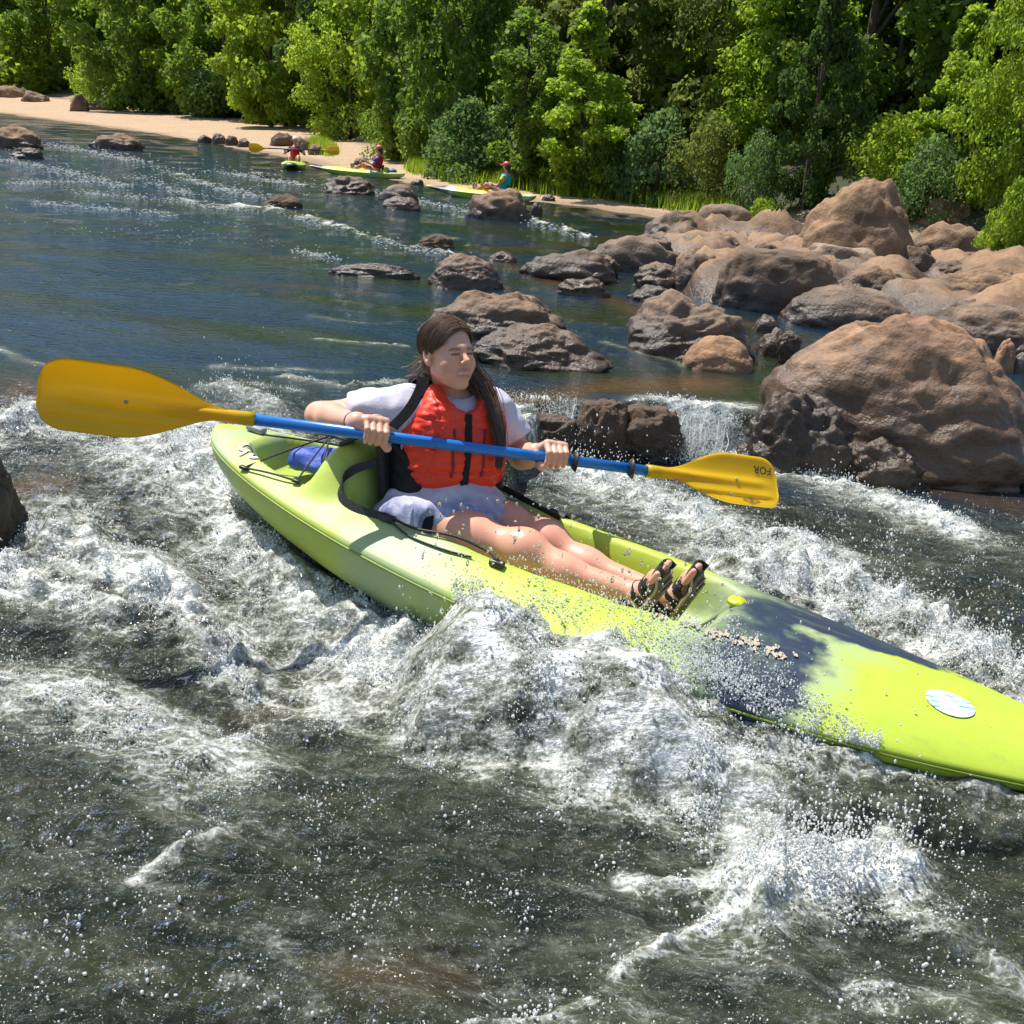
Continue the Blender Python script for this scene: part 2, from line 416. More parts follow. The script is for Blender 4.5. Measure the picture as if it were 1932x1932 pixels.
def build_river():
    def axis(a, b, h, lo, hi, g):
        c = list(np.arange(a, b, h)); l = []; s = h; v = a
        while v > lo: s *= g; v -= s; l.append(v)
        s = h; v = b
        while v < hi: c.append(v); s *= g; v += s
        return np.array(l[::-1] + c)
    X = axis(-2.0, 2.5, .0085, -75, 70, 1.045); Y = axis(1.05, 5.3, .0085, .3, 70, 1.03)
    x, y = np.meshgrid(X, Y, indexing='ij')
    z, cov, sh, turb = river_fields(x, y)
    # hull footprint: the water makes way for the kayak
    for it in range(1):
        dx, dy = x - KS[0], y - KS[1]; M2 = np.array([[K_ax[0], K_lat[0]], [K_ax[1], K_lat[1]]])
        inv = np.linalg.inv(M2); t = inv[0, 0] * dx + inv[0, 1] * dy; l = inv[1, 0] * dx + inv[1, 1] * dy
        # refine for pitch: plan position scaled by cos(pitch)
        hw = k_half(t); top = KS[2] + K_ax[2] * t + k_sheer(t); al = np.abs(l)
        wash = sst(1.0, 1.4, t) * sst(2.3, 1.9, t) * (l < 0)            # the bow wave piles up against the near gunwale
        near = (t > -.05) & (t < KL + .05) & (al < hw + .5)
        nz = fbm2(x * 10, y * 10, 3, 61); nl = fbm2(x * 4.2, y * 4.2, 2, 63)
        cap = top - .15 + (al - hw) * .6 + .10 * sst(hw - .05, hw + .04, al)
        cap = np.where(al < hw * .86, np.minimum(cap, top - .16), cap)
        zc = np.where(near, np.minimum(z, cap), z)
        # pile of water against the near gunwale, lapping over it; a smaller one beyond the bow; raised water along the bow
        wn = sst(.92, 1.30, t) * sst(2.6, 1.75, t) * (l < 0); wf = sst(1.62, 1.85, t) * sst(2.35, 2.1, t) * (l > 0); wb = sst(1.7, 2.1, t) * sst(KL + .3, KL - .1, t)
        out_ = al - hw
        pile = top - .30 + wn * (.30 + .060 + .055 * nl + .030 * nz) + (out_ < 0) * out_ * .62 - np.maximum(out_, 0) * (.34 + .25 * nz) - np.maximum(out_ - .14, 0) * 1.1
        pile2 = top - .30 + wf * (.30 + .05 + .05 * nl + .03 * nz) + (out_ < 0) * out_ * 1.6 - np.maximum(out_, 0) * .5 - np.maximum(out_ - .14, 0) * 1.0
        pile3 = top - .27 + wb * (.245 + .025 * nz) - np.abs(out_) * .45 - np.maximum(out_ - .14, 0) * 1.0
        zc = np.where(near & (wn > .01), np.maximum(zc, pile), zc); zc = np.where(near & (wf > .01), np.maximum(zc, pile2), zc); zc = np.where(near & (out_ > -.05) & (wb > .01), np.maximum(zc, pile3), zc)
        z = zc
        wash = np.maximum(wn, wf)
        cov = np.where(near & (al < hw + .5), np.maximum(cov, wash * sst(hw + .5, hw + .18, al) * (.72 + .6 * nz + .35 * nl)), cov)
    nx, ny = x.shape
    V = np.stack([x, y, z], -1).reshape(-1, 3)
    i = np.arange(nx - 1)[:, None] * ny + np.arange(ny - 1)[None, :]
    Q = np.stack([i, i + ny, i + ny + 1, i + 1], -1).reshape(-1, 4)
    me = mesh("river", V, [Q])
    fattr(me, "foam", cov.ravel()); fattr(me, "shallow", sh.ravel()); fattr(me, "rough", turb.ravel())
    return me

def water_mat():
    s = NT("river_water"); co = s.coord()
    foam = s.attr("foam", 2); sh = s.attr("shallow", 2); turb = s.attr("rough", 2)
    flow = s.map(co, (.50, 1.3, 1), (0, 0, math.radians(28)))
    nA = s.noise(flow, 24, 5, .65); nB = s.noise(co, 85, 3, .65); nC = s.noise(flow, 6, 4, .6); nD = s.noise(co, 230, 2, .6); nE = s.noise(flow, 1.7, 3, .55)
    det = s.math('ADD', s.math('MULTIPLY', s.math('SUBTRACT', nA, .5), 1.5), s.math('ADD', s.math('MULTIPLY', s.math('SUBTRACT', nB, .5), 1.1), s.math('MULTIPLY', s.math('SUBTRACT', nC, .5), 1.0)))
    f = s.math('ADD', foam, s.math('MULTIPLY', det, s.math('ADD', .18, s.math('MULTIPLY', s.sstep(foam, .05, .6), .8))))
    # lace: thin torn threads of froth round darker cells
    wv = s.a('VectorMath', {0: flow, 1: s.a('VectorMath', {0: s.a('TexNoise', {'Vector': co, 'Scale': 9., 'Detail': 3.}).outputs[1], 1: (.16, .16, .16)}, operation='MULTIPLY').outputs[0]}, operation='ADD').outputs[0]
    e1 = s.a('TexVoronoi', {'Vector': wv, 'Scale': 8.5}, feature='DISTANCE_TO_EDGE').outputs[0]
    e2 = s.a('TexVoronoi', {'Vector': wv, 'Scale': 23.}, feature='DISTANCE_TO_EDGE').outputs[0]
    lace = s.math('MAXIMUM', s.sstep(e1, .085, .0), s.math('MULTIPLY', s.sstep(e2, .10, .0), .75))
    lz = s.math('MULTIPLY', lace, s.math('MULTIPLY', s.sstep(s.math('ADD', f, s.math('MULTIPLY', s.math('SUBTRACT', nE, .5), .6)), .10, .55), turb))
    white = s.math('MAXIMUM', s.math('MULTIPLY', s.sstep(f, .38, 1.26), .95), s.math('MULTIPLY', lz, .46))
    white = s.math('MULTIPLY', white, s.math('ADD', .62, s.math('MULTIPLY', s.sstep(s.math('ADD', nD, s.math('MULTIPLY', s.math('SUBTRACT', nB, .5), .8)), .36, .62), .38)))
    milk = s.math('MAXIMUM', s.sstep(f, .02, .60), s.math('MULTIPLY', turb, s.math('MULTIPLY', s.sstep(nE, .50, .80), s.sstep(nA, .32, .70))))
    body = s.mix(s.sstep(nC, .35, .65), (.007, .011, .007), (.021, .024, .011))
    calm = s.mix(s.sstep(s.noise(s.map(co, (.35, 1.1, 1), (0, 0, math.radians(28))), 1.1, 4, .55), .45, .62), (.006, .021, .040), (.016, .023, .008))  # upstream sky reflection painted into the body colour as blue
    body = s.mix(turb, calm, body)
    body = s.mix(sh, body, s.mix(nA, (.040, .022, .008), (.090, .053, .019)))
    body = s.mix(s.math('MULTIPLY', milk, .64), body, (.165, .175, .125))
    h1 = s.noise(flow, 15, 4, .6); h2 = s.noise(co, 27, 3, .5); h3 = s.noise(co, 120, 2, .5)
    b = s.bump(h1, .55, .022)
    b2 = s.bump(h2, s.math('ADD', .16, s.math('MULTIPLY', turb, .84)), .062, b)
    b3 = s.bump(h3, s.math('MULTIPLY', turb, .5), .006, b2)
    df = s.a('BsdfDiffuse', {'Color': body})                                   # light scattered back out of the water, plus the painted sky blue upstream
    gl = s.a('BsdfGlossy', {'Color': (1, 1, 1), 'Roughness': s.math('ADD', .05, s.math('MULTIPLY', turb, .085)), 'Normal': b3})
    fr_ = s.a('Fresnel', {'IOR': 1.333, 'Normal': b3})
    wt = s.a('MixShader'); s.set(wt, 0, fr_.outputs[0]); s.set(wt, 1, df); s.set(wt, 2, gl)
    fr = s.a('BsdfPrincipled', {'Base Color': s.mix(s.sstep(s.math('ADD', s.math('MULTIPLY', nA, .65), s.math('MULTIPLY', nB, .35)), .38, .58), (.55, .57, .53), (.87, .88, .86)), 'Roughness': .3, 'IOR': 1.33})
    s.set(fr, 'Normal', s.bump(nD, .30, .006, s.bump(nA, .55, .020, s.bump(h2, .40, .030, b))))
    mx = s.a('MixShader'); s.set(mx, 0, white); s.set(mx, 1, wt); s.set(mx, 2, fr)
    s.set(s.out, 'Surface', mx)
    return s.m
river = obj("river_water", build_river(), water_mat()); tag(river, "broken white and dark green river water running down through the rocks", "river", kind="structure")

def build_bank():
    xs = np.concatenate([np.arange(-110, -30, 2.), np.arange(-30, 10, .35), np.arange(10, 80, 2.)])
    us = np.concatenate([np.arange(-12, -2, 1.), np.arange(-2, 16, .25), np.arange(16, 110, 2.5)])
    x, u = np.meshgrid(xs, us, indexing='ij'); y = shore_y(x) + u / np.interp(x, [-20, 0, 4], [.72, .62, .8])
    z = ground_z(x, y)
    V = np.stack([x, y, z], -1).reshape(-1, 3); nx, ny = x.shape
    i = np.arange(nx - 1)[:, None] * ny + np.arange(ny - 1)[None, :]
    me = mesh("river_bank", V, [np.stack([i, i + ny, i + ny + 1, i + 1], -1).reshape(-1, 4)])
    w = sandw(x); n = fbm2(x * .4, y * .4, 4, 71)
    fattr(me, "soil", sst(-.6, .9, u - w + n * 1.5).ravel()); fattr(me, "wet", sst(.9, .1, u + n * .5).ravel())
    return me
def bank_mat():
    s = NT("bank_sand"); co = s.coord(); n = s.noise(co, 1.6, 6, .6); n2 = s.noise(co, 14, 4)
    sand = s.mix(n, (.36, .24, .14), (.52, .37, .235)); sand = s.mix(s.sstep(n2, .45, .75), sand, (.27, .18, .11))
    sand = s.mix(s.math('MULTIPLY', s.attr("wet", 2), .55), sand, (.15, .10, .06))
    soil = s.mix(n2, (.022, .026, .010), (.05, .055, .016))
    s.p(Base_Color=s.mix(s.attr("soil", 2), sand, soil), Roughness=.9, Normal=s.bump(s.noise(co, 5, 6, .65), .7, .12))
    return s.m
bank = obj("river_bank", build_bank(), bank_mat()); tag(bank, "pale sand beach rising into a dark wooded bank", "bank", kind="structure")
# the stony bed under all the water
def build_bed():
    X = np.linspace(-80, 80, 120); Y = np.linspace(-3, 70, 80); x, y = np.meshgrid(X, Y, indexing='ij')
    z = -1.1 + .1 * fbm2(x, y, 3, 5); nx, ny = x.shape
    i = np.arange(nx - 1)[:, None] * ny + np.arange(ny - 1)[None, :]
    return mesh("river_bed", np.stack([x, y, z], -1).reshape(-1, 3), [np.stack([i, i + ny, i + ny + 1, i + 1], -1).reshape(-1, 4)])
bed = obj("river_bed", build_bed(), simple("bed_stone", (.06, .05, .03), .8)); tag(bed, kind="structure")
# ================================================================== ROCKS
_ICO = {}
def ico(n):
    if n not in _ICO:
        bm = bmesh.new(); bmesh.ops.create_icosphere(bm, subdivisions=n, radius=1)
        _ICO[n] = (np.array([v.co[:] for v in bm.verts]), np.array([[v.index for v in f.verts] for f in bm.faces])); bm.free()
    return _ICO[n]
def rock_mat(name, lit, dark, pale, wet_shade_z, streak=0.3, wet_shade_col=(.024, .017, .012), amt=.80):
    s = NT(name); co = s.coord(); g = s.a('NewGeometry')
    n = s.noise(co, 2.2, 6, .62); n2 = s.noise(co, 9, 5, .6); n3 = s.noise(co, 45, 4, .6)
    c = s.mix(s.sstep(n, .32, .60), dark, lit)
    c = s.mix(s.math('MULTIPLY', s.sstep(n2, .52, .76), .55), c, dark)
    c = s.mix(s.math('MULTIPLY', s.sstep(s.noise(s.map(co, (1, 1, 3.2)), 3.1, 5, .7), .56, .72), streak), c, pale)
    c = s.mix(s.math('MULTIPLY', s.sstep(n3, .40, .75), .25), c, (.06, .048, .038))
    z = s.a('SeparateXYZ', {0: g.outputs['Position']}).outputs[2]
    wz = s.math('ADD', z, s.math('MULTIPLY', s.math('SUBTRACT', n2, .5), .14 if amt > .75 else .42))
    wet = s.sstep(wz, wet_shade_z + (.34 if amt > .75 else .56), wet_shade_z + .10)
    c = s.mix(s.math('MULTIPLY', wet, amt), c, wet_shade_col)  # wet waterline band; on the biggest boulder also painted shade
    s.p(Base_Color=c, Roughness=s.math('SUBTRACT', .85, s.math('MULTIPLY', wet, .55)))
    b = s.bump(s.math('ADD', s.noise(co, 11, 7, .68), s.math('MULTIPLY', n3, .25)), .50, .05)
    crack = s.a('TexVoronoi', {'Vector': s.map(co, (1, 1, 1.6)), 'Scale': 2.4}, feature='DISTANCE_TO_EDGE').outputs[0]
    b = s.bump(s.sstep(crack, 0, .02), .12, .02, b)
    s.p(Normal=b)
    return s.m
RM = {
 'tan': rock_mat("rock_tan", (.31, .185, .098), (.12, .075, .045), (.48, .34, .20), .22),
 'pink': rock_mat("rock_pink", (.42, .235, .12), (.18, .10, .058), (.56, .41, .27), .02, .5),
 'shade_stain': rock_mat("rock_shaded_stained_granite", (.42, .235, .12), (.18, .10, .058), (.56, .41, .27), .22, .5, (.036, .025, .018), .745),  # boulder's shaded front painted dark, together with its brown river stain
 'grey': rock_mat("rock_grey", (.27, .18, .115), (.11, .075, .05), (.40, .29, .19), .22),
 'dark': rock_mat("rock_dark", (.195, .122, .072), (.078, .05, .033), (.33, .225, .14), .22),
 'buff': rock_mat("rock_buff", (.42, .30, .19), (.16, .12, .09), (.50, .38, .25), .22),
 'wet': rock_mat("rock_wet", (.13, .075, .042), (.05, .033, .022), (.20, .12, .07), -.06),
}
def rock(label, x0, x1, yt, yb, mat='tan', z=ZF, df=.75, seed=0, p=2.5, amp=1., lean=0., tilt=0., sub=5, bury=.35, group=None, back=.3, kind=None, flat=0, name="rock", lift=0., taper=.18):
    cx = (x0 + x1) / 2; B = pz(cx, yb, z); d = dep(B)
    W = (x1 - x0) * d / FPX; H = max(.03, (yb - yt) * d / FPX * .96)
    fw = nrm([B[0], B[1], 0]); rt = np.array([fw[1], -fw[0], 0])
    D = W * df
    n, Fc = ico(sub)
    sd = np.array([seed * 13.7, seed * 5.3, -seed * 3.1])
    q = n.copy()
    r = 1 / (np.abs(q) ** p).sum(1) ** (1 / p)
    big = fbm3(q * 1.15 + sd, 3, 3); rid = 1 - 2 * np.abs(noise3(q * np.array([1.6, 1.6, 2.6]) + sd + 7, 9)); led = fbm3(q * np.array([1.9, 1.9, 4.6]) + sd, 3, 15)
    fine = fbm3(q * 9 + sd, 3, 21)
    r = r * (1 + amp * (.21 * big + .06 * (rid - .4) + .12 * led + .014 * fine + .03 * np.minimum(0, 3 * np.abs(noise3(q * 2.6 + sd, 27)) - .5)))
    P = q * r[:, None]
    P /= np.abs(P[:, 0]).max()
    P[:, 2] = P[:, 2] / P[:, 2].max()
    if flat: P[:, 2] = np.where(P[:, 2] > 1 - flat, 1 - flat + (P[:, 2] - 1 + flat) * .35, P[:, 2]); P[:, 2] /= P[:, 2].max()
    zz_ = np.clip(P[:, 2], 0, 1); P[:, :2] *= (1 - taper * zz_ ** 1.2)[:, None]; P[:, 0] /= np.abs(P[:, 0]).max()
    P[:, 0] += lean * zz_ * .6
    hz = H * (1 + bury) / (1 + bury) 
    Z = np.where(P[:, 2] > 0, P[:, 2] * H * (1 - .0), P[:, 2] * (H * bury + .25))
    Z = Z + tilt * P[:, 0] * H
    # the widest part of the rock sits near its foot
    L = np.stack([P[:, 0] * W / 2, P[:, 1] * D / 2, Z], 1)
    c = np.array([B[0], B[1], z]) + fw * D * back + np.array([0, 0, lift])
    V = L[:, :1] * rt + L[:, 1:2] * fw + L[:, 2:3] * np.array([0, 0, 1.])
    me = mesh(name, V, [Fc]); o = obj(name, me, RM[mat]); o.location = tuple(c)
    return tag(o, label, "rock", group, kind)
def lump(parent, label, x0, x1, yt, yb, **k):
    o = rock(label, x0, x1, yt, yb, name="rock_lump", **k); del o["category"]
    if not label: del o["label"]
    return o
G1, G2, G3 = "rocks heaped along the right bank", "rocks standing out of the river", "stones at the edge of the beach"
# bedrock under the heap
_bp = np.array([pz(x, y, ZF)[:2] for x, y in [(1060, 470), (1180, 526), (1340, 578), (1470, 604), (1740, 632), (1940, 690), (2200, 760)]])
def build_bedrock():
    X = np.linspace(_bp[0, 0] - .2, 9, 150); rows = []
    for xx in X:
        y0 = np.interp(xx, _bp[:, 0], _bp[:, 1]) if xx > _bp[0, 0] else _bp[0, 1]
        for yy in np.linspace(min(_bp[:, 1].min() + 0, y0) if False else y0 - .5, float(shore_y(xx)) - .3, 80): rows.append((xx, yy, y0))
    r = np.array(rows); x, y, y0 = r.T; e = y - y0; far = shore_y(x) - y
    n = fbm2(x * .9, y * .9, 4, 131); st = fbm2(x * .8 + y * .5, y * 2.8, 3, 137)
    pa, pb = pz(1060, 474, ZF)[:2], pz(1300, 408, ZF)[:2]; xl = pa[0] + (y - pa[1]) * (pb[0] - pa[0]) / (pb[1] - pa[1]); left = sst(-.2, 1.0, x - xl)
    z = ZF - .30 + left * .38 * sst(-.1, .9, e) * sst(.2, 2., far) * sst(_bp[0, 0] - .2, _bp[0, 0] + 1.2, x) + left * (.10 * sst(.5, 4, e) + (.30 * n + .16 * st) * sst(-.3, .8, e))
    k = 80; i = np.arange(149)[:, None] * k + np.arange(k - 1)[None, :]
    return mesh("bedrock", np.stack([x, y, z], 1), [np.stack([i, i + k, i + k + 1, i + 1], -1).reshape(-1, 4)])
bedrock = tag(obj("bedrock", build_bedrock(), RM['tan']), "bare brown bedrock between the boulders on the right", "bedrock", None, "structure")
# the heap on the right, back to front
rock("tall rounded dome of rock, highest of the heap on the right", 1478, 1732, 334, 520, 'tan', df=.7, seed=1, p=2.3, amp=.6, taper=.25, sub=6, group=G1)
rock("sloping slab behind the right shoulder of the dome rock", 1712, 1850, 374, 470, 'tan', df=.8, seed=2, lean=-.3, group=G1)
rock("flat-topped grey block with a pale band left of the dome rock", 1298, 1425, 385, 450, 'grey', seed=3, p=3.2, amp=.7, flat=.3, group=G1)
rock("low grey ledge sloping down to the beach end", 1205, 1325, 396, 455, 'grey', seed=4, lean=.35, p=2.2, group=G1)
rock("long low grey slab reaching out towards the pool", 1092, 1300, 446, 515, 'grey', seed=5, p=2.6, amp=.8, group=G1, df=.5)
rock("dark-fronted slab at the water beside the shallow pool", 975, 1182, 470, 529, 'dark', seed=6, p=2.6, amp=.9, group=G1, df=.5)
rock("grey boulder under the flat-topped block", 1280, 1412, 440, 492, 'grey', seed=7, group=G1)
rock("small dark boulder between the flat block and the dome", 1402, 1474, 444, 480, 'dark', seed=8, group=G1)
rock("pale boulder leaning on the foot of the dome", 1468, 1645, 420, 505, 'tan', seed=9, group=G1, df=.6)
rock("buff slab with yellow sand below the dome", 1476, 1672, 462, 522, 'buff', seed=10, p=2.8, group=G1, flat=.2, df=.6)
rock("rounded grey rock joining the large dark block on its left", 1252, 1372, 474, 552, 'grey', seed=11, group=G1)
rock("large dark block with a vertical face above the shaded pool", 1338, 1580, 470, 588, 'dark', seed=12, p=3.4, amp=.7, sub=6, flat=.25, group=G1, df=.6)
rock("low brown ledge right of the large dark block", 1560, 1718, 500, 572, 'tan', seed=13, group=G1, df=.6)
rock("cracked brown boulder at the right edge under the shrubs", 1700, 1892, 420, 505, 'tan', seed=14, amp=1.1, group=G1)
rock("dark wedge below the cracked brown boulder", 1666, 1770, 462, 532, 'dark', seed=15, group=G1)
rock("brown block cut off by the right edge, upper one", 1838, 1990, 470, 534, 'tan', seed=16, group=G1, p=3)
rock("wide ledged slab at the right edge above the sloping slab", 1716, 1985, 508, 596, 'tan', seed=17, p=2.8, amp=.9, sub=6, group=G1, df=.5)
rock("small brown rock at the water under the rounded grey rock", 1184, 1294, 496, 544, 'tan', seed=18, group=G1, df=.6)
rock("smooth grey whaleback behind the biggest boulder", 1455, 1742, 540, 622, 'grey', seed=19, p=2.15, amp=.45, sub=6, group=G1, df=.5)
rock("flat tan rock in the shallow pool, left one", 1038, 1158, 522, 560, 'tan', seed=20, group=G2, df=.5, amp=1.2)
rock("flat tan rock in the shallow pool, right one", 1178, 1294, 539, 572, 'tan', seed=21, group=G2, df=.5)
rock("grey sloping slab at the right edge behind the biggest boulder", 1738, 1975, 574, 672, 'grey', seed=22, p=2.6, amp=.7, sub=6, group=G1, df=.55)
rock("small brown stone beside the shaded pool", 1416, 1474, 594, 630, 'tan', seed=23, group=G1, sub=4)
rock("reddish stone wedged left of the biggest boulder", 1420, 1496, 618, 672, 'tan', seed=24, group=G1, sub=4)
rock("rough brown boulder with a dark front in the middle channel", 1143, 1424, 552, 672, 'grey', seed=25, amp=1.15, sub=6, group=G2, lean=.15, tilt=.1)
rock("rounded tan stone in front of the rough brown boulder", 1284, 1420, 634, 698, 'pink', seed=26, p=2.2, amp=.5, group=G2)
big = rock("biggest boulder, sunlit pink granite with a shaded front", 1366, 1940, 600, 884, 'shade_stain', z=.09, seed=41, p=2.5, amp=.66, sub=7, group=G1, df=.66, lean=.10, taper=.34, back=.42)
rock("dark wet shelf at the left foot of the biggest boulder", 1376, 1600, 735, 905, 'dark', z=.04, seed=28, sub=6, group=G1, df=.7, p=2.4, amp=1.2)
rock("brown lump at the front foot of the biggest boulder", 1548, 1742, 826, 924, 'tan', z=.03, seed=29, sub=6, group=G1, df=.55)
rock("knobbly lump at the right foot of the biggest boulder", 1804, 1925, 815, 920, 'tan', z=.03, seed=30, group=G1, amp=1.2)
rock("reddish boulder cut off by the right edge beside the biggest boulder", 1904, 2010, 760, 915, 'pink', z=.03, seed=31, group=G1)
rock("small pinkish stone at the right edge behind the biggest boulder", 1868, 1912, 636, 700, 'pink', seed=32, group=G1, sub=4)
rock("pale grey cobble at the right edge", 1900, 1950, 664, 704, 'buff', seed=33, group=G1, sub=4, p=2.1, amp=.4)

# smaller blocks filling the heap
rsR = np.random.RandomState(17)
for k, (cx, yb, w, h, m, lb) in enumerate([
    (1350, 462, 66, 30, 'tan', "small tan block under the flat-topped grey block"), (1440, 492, 70, 34, 'dark', "dark small block left of the buff slab"), (1530, 452, 60, 26, 'buff', "pale small block on the dome's left flank"),
    (1690, 548, 70, 32, 'dark', "dark small block right of the brown ledge"), (1760, 470, 74, 38, 'tan', "tan small block under the sloping shoulder slab"), (1660, 590, 60, 26, 'tan', "small flat block above the whaleback's right end"),
    (1790, 520, 80, 30, 'dark', "dark flat block under the cracked boulder"), (1880, 540, 90, 36, 'tan', "tan flat block beside the upper right-edge block"), (1230, 470, 84, 28, 'grey', "thin grey slab on the long low slab"),
    (1320, 500, 72, 32, 'tan', "rounded tan block left of the large dark block's top"), (1140, 500, 60, 18, 'tan', "thin tan slab on the dark-fronted slab"), (1490, 650, 48, 26, 'dark', "dark little stone by the biggest boulder's left shoulder"),
    (1830, 590, 80, 30, 'grey', "grey flat block on the wide ledged slab"), (1900, 600, 70, 30, 'dark', "dark flat block at the right edge under the ledged slab"), (1600, 440, 54, 30, 'tan', "small knob on the front of the dome"),
    (1400, 470, 50, 24, 'buff', "small buff stone between the grey and dark boulders")]):
    rock(lb, cx - w / 2, cx + w / 2, yb - h, yb, m, z=ZF + .12, seed=90 + k, sub=5, group=G1, df=.8, p=2.7, amp=1.1)
# rocks in the river
rock("long rounded rock in midstream with a dark waterline", 800, 956, 480, 543, 'tan', seed=34, p=2.7, amp=.6, sub=6, group=G2, df=.6)
rock("thin slab of rock trailing left of the midstream rock", 606, 812, 498, 524, 'dark', seed=35, p=2.6, amp=1.1, group=G2, df=.35)
rock("low tan hump between the midstream rock and the grey slab", 918, 978, 475, 494, 'tan', seed=36, group=G2, sub=4)
rock("jagged dark rock just behind the paddler's head", 772, 1084, 548, 640, 'tan', seed=137, amp=1.0, sub=6, group=G2, df=.6, lean=.2, p=2.4, taper=.30)
rock("brown rock with folded flanks right of the paddler's face", 872, 1165, 614, 692, 'tan', seed=138, amp=1.1, sub=6, group=G2, df=.6, lean=-.15, p=2.3, taper=.34)
rock("pointed brown rock hiding the farthest kayak's cockpit", 878, 1008, 354, 414, 'tan', seed=39, amp=1.0, group=G2, lean=-.1, p=2.2)
rock("small dark stone right of the pointed brown rock", 998, 1024, 382, 408, 'dark', seed=40, group=G2, sub=4)
rock("brown rock below the middle kayak", 608, 712, 333, 366, 'dark', seed=42, group=G2, amp=1.2)
rock("rounded brown rock right of the kayaks' shallows, upper of two", 712, 792, 348, 380, 'grey', seed=43, group=G2, p=2.1, amp=.5)
rock("rounded brown rock right of the kayaks' shallows, lower of two", 718, 796, 371, 396, 'tan', seed=44, group=G2, p=2.2, amp=.6)
rock("wet red-brown rock awash in the upper rapid", 496, 574, 366, 390, 'wet', seed=45, group=G2)
rock("wet red-brown rock awash left of the shallow pool", 786, 862, 443, 466, 'wet', seed=46, group=G2)
rock("brown boulder at the left edge of the far pool", -30, 82, 235, 279, 'tan', seed=47, group=G2)
rock("small dark rock in the foam below the left-edge boulder", 20, 82, 279, 299, 'dark', seed=48, group=G2)
rock("low pointed rock in the far pool near the beach", 168, 272, 251, 282, 'tan', seed=49, group=G2, lean=.2, df=.5)
rock("tiny dark rock in the foam left of the first far kayaker", 482, 506, 325, 334, 'dark', seed=50, group=G2, sub=4)
rock("black wet rock face at the left edge of the rapid", -150, 62, 742, 1040, 'dark', z=.10, seed=71, sub=6, group=G2, p=2.1, amp=1.5, taper=.62, df=.7, back=.3)
rock("low wet red-brown rock beside the black rock face", 40, 155, 965, 1042, 'wet', z=.07, seed=52, group=G2, amp=1.2, sub=6, lift=-.02)
rock("wet brown rock touching the right waterfall's left side", 1140, 1290, 770, 874, 'wet', z=.04, seed=64, sub=6, group=G2, p=2.5, amp=1.1, df=.8, flat=.2, back=.44, taper=.06)
rock("wet brown ledge block touching the left waterfall's right side", 1068, 1196, 758, 870, 'wet', z=.04, seed=67, sub=6, group=G2, p=2.5, amp=1.1, df=.8, flat=.25, back=.5)
rock("low dark end of the wet ledge under the left waterfall", 940, 1098, 786, 866, 'wet', z=.03, seed=65, sub=6, group=G2, p=3.0, amp=1.0, df=.5, flat=.3, back=.62, taper=.1)
rock("low dark end of the wet ledge under the right waterfall", 1262, 1400, 792, 862, 'wet', z=.03, seed=66, sub=6, group=G2, p=3.0, amp=1.0, df=.5, flat=.3, back=.62, taper=.1)
# stones along the beach
for k, (a, b, c, d_, m, lb) in enumerate([
    (372, 402, 254, 272, 'dark', "dark stone at the left end of the beach stones"), (398, 430, 252, 272, 'grey', "grey stone second from the left at the beach edge"),
    (424, 452, 256, 275, 'dark', "dark stone in the middle of the beach stones"), (446, 476, 260, 278, 'grey', "flat grey stone near the first far kayaker's paddle"),
    (508, 560, 250, 276, 'dark', "dark low rock on the sand behind the white helmet"), (554, 588, 258, 282, 'grey', "grey rock right of the white helmet"),
    (580, 612, 272, 292, 'tan', "tan stone on the sand right of the first far kayaker"), (666, 700, 297, 312, 'grey', "grey stone on the sand behind the middle kayaker"),
    (132, 170, 178, 210, 'dark', "brown square block standing on the sand"), (-20, 50, 160, 184, 'tan', "flat tan slab at the left edge above the beach"),
    (40, 95, 172, 192, 'grey', "grey slab half hidden under the left shrubs"), (150, 235, 190, 206, 'tan', "low tan slab behind the brown square block"),
    (1020, 1050, 366, 380, 'tan', "small tan stone on the sand by the grass"), (775, 800, 338, 350, 'tan', "small tan stone at the grass tip")]):
    P = ground_hit((a + b) / 2, d_)
    rock(lb, a, b, c, d_, m, z=float(P[2]), seed=60 + k, sub=4, group=G3, amp=1.1, p=2.8)
# ================================================================== TREES, SHRUBS, GRASS
def leaf_mat(name, a, b, tr=.58):
    s = NT(name); co = s.coord(); v = s.attr("tone", 2)
    n = s.noise(co, .9, 3)
    c = s.mix(s.math('ADD', s.math('MULTIPLY', v, .6), s.math('MULTIPLY', n, .5)), a, b)
    rnd = s.a('ObjectInfo').outputs['Random']
    c = s.mix(s.math('MULTIPLY', rnd, .35), c, s.mix(.5, a, (.035, .06, .02)))
    s.p(Base_Color=c, Roughness=.55)
    s.set(s.bsdf, 'Specular IOR Level', .15)
    t = s.a('BsdfTranslucent', {'Color': s.mix(.5, c, (b[0] * 1.5, b[1] * 1.5, b[2] * .8))})
    m = s.a('MixShader'); s.set(m, 0, tr); s.set(m, 1, s.bsdf); s.set(m, 2, t); s.set(s.out, 'Surface', m)
    return s.m
LM = {'bright': leaf_mat("leaf_bright", (0.1292, 0.2186, 0.0304), (0.3497, 0.4663, 0.0507)), 'mid': leaf_mat("leaf_mid", (0.0761, 0.1531, 0.0304), (0.2204, 0.3280, 0.0507), .56),
      'dark': leaf_mat("leaf_dark", (0.0396, 0.0875, 0.0304), (0.1140, 0.1896, 0.0440), .52), 'blue': leaf_mat("leaf_cool", (0.0608, 0.1312, 0.0576), (0.1673, 0.2697, 0.0930), .54),
      'olive': leaf_mat("leaf_olive", (0.0988, 0.1342, 0.0338), (0.2204, 0.2551, 0.0643), .52)}
BARK = simple("bark", (.10, .075, .05), .9, 14, .35, .6, .03)
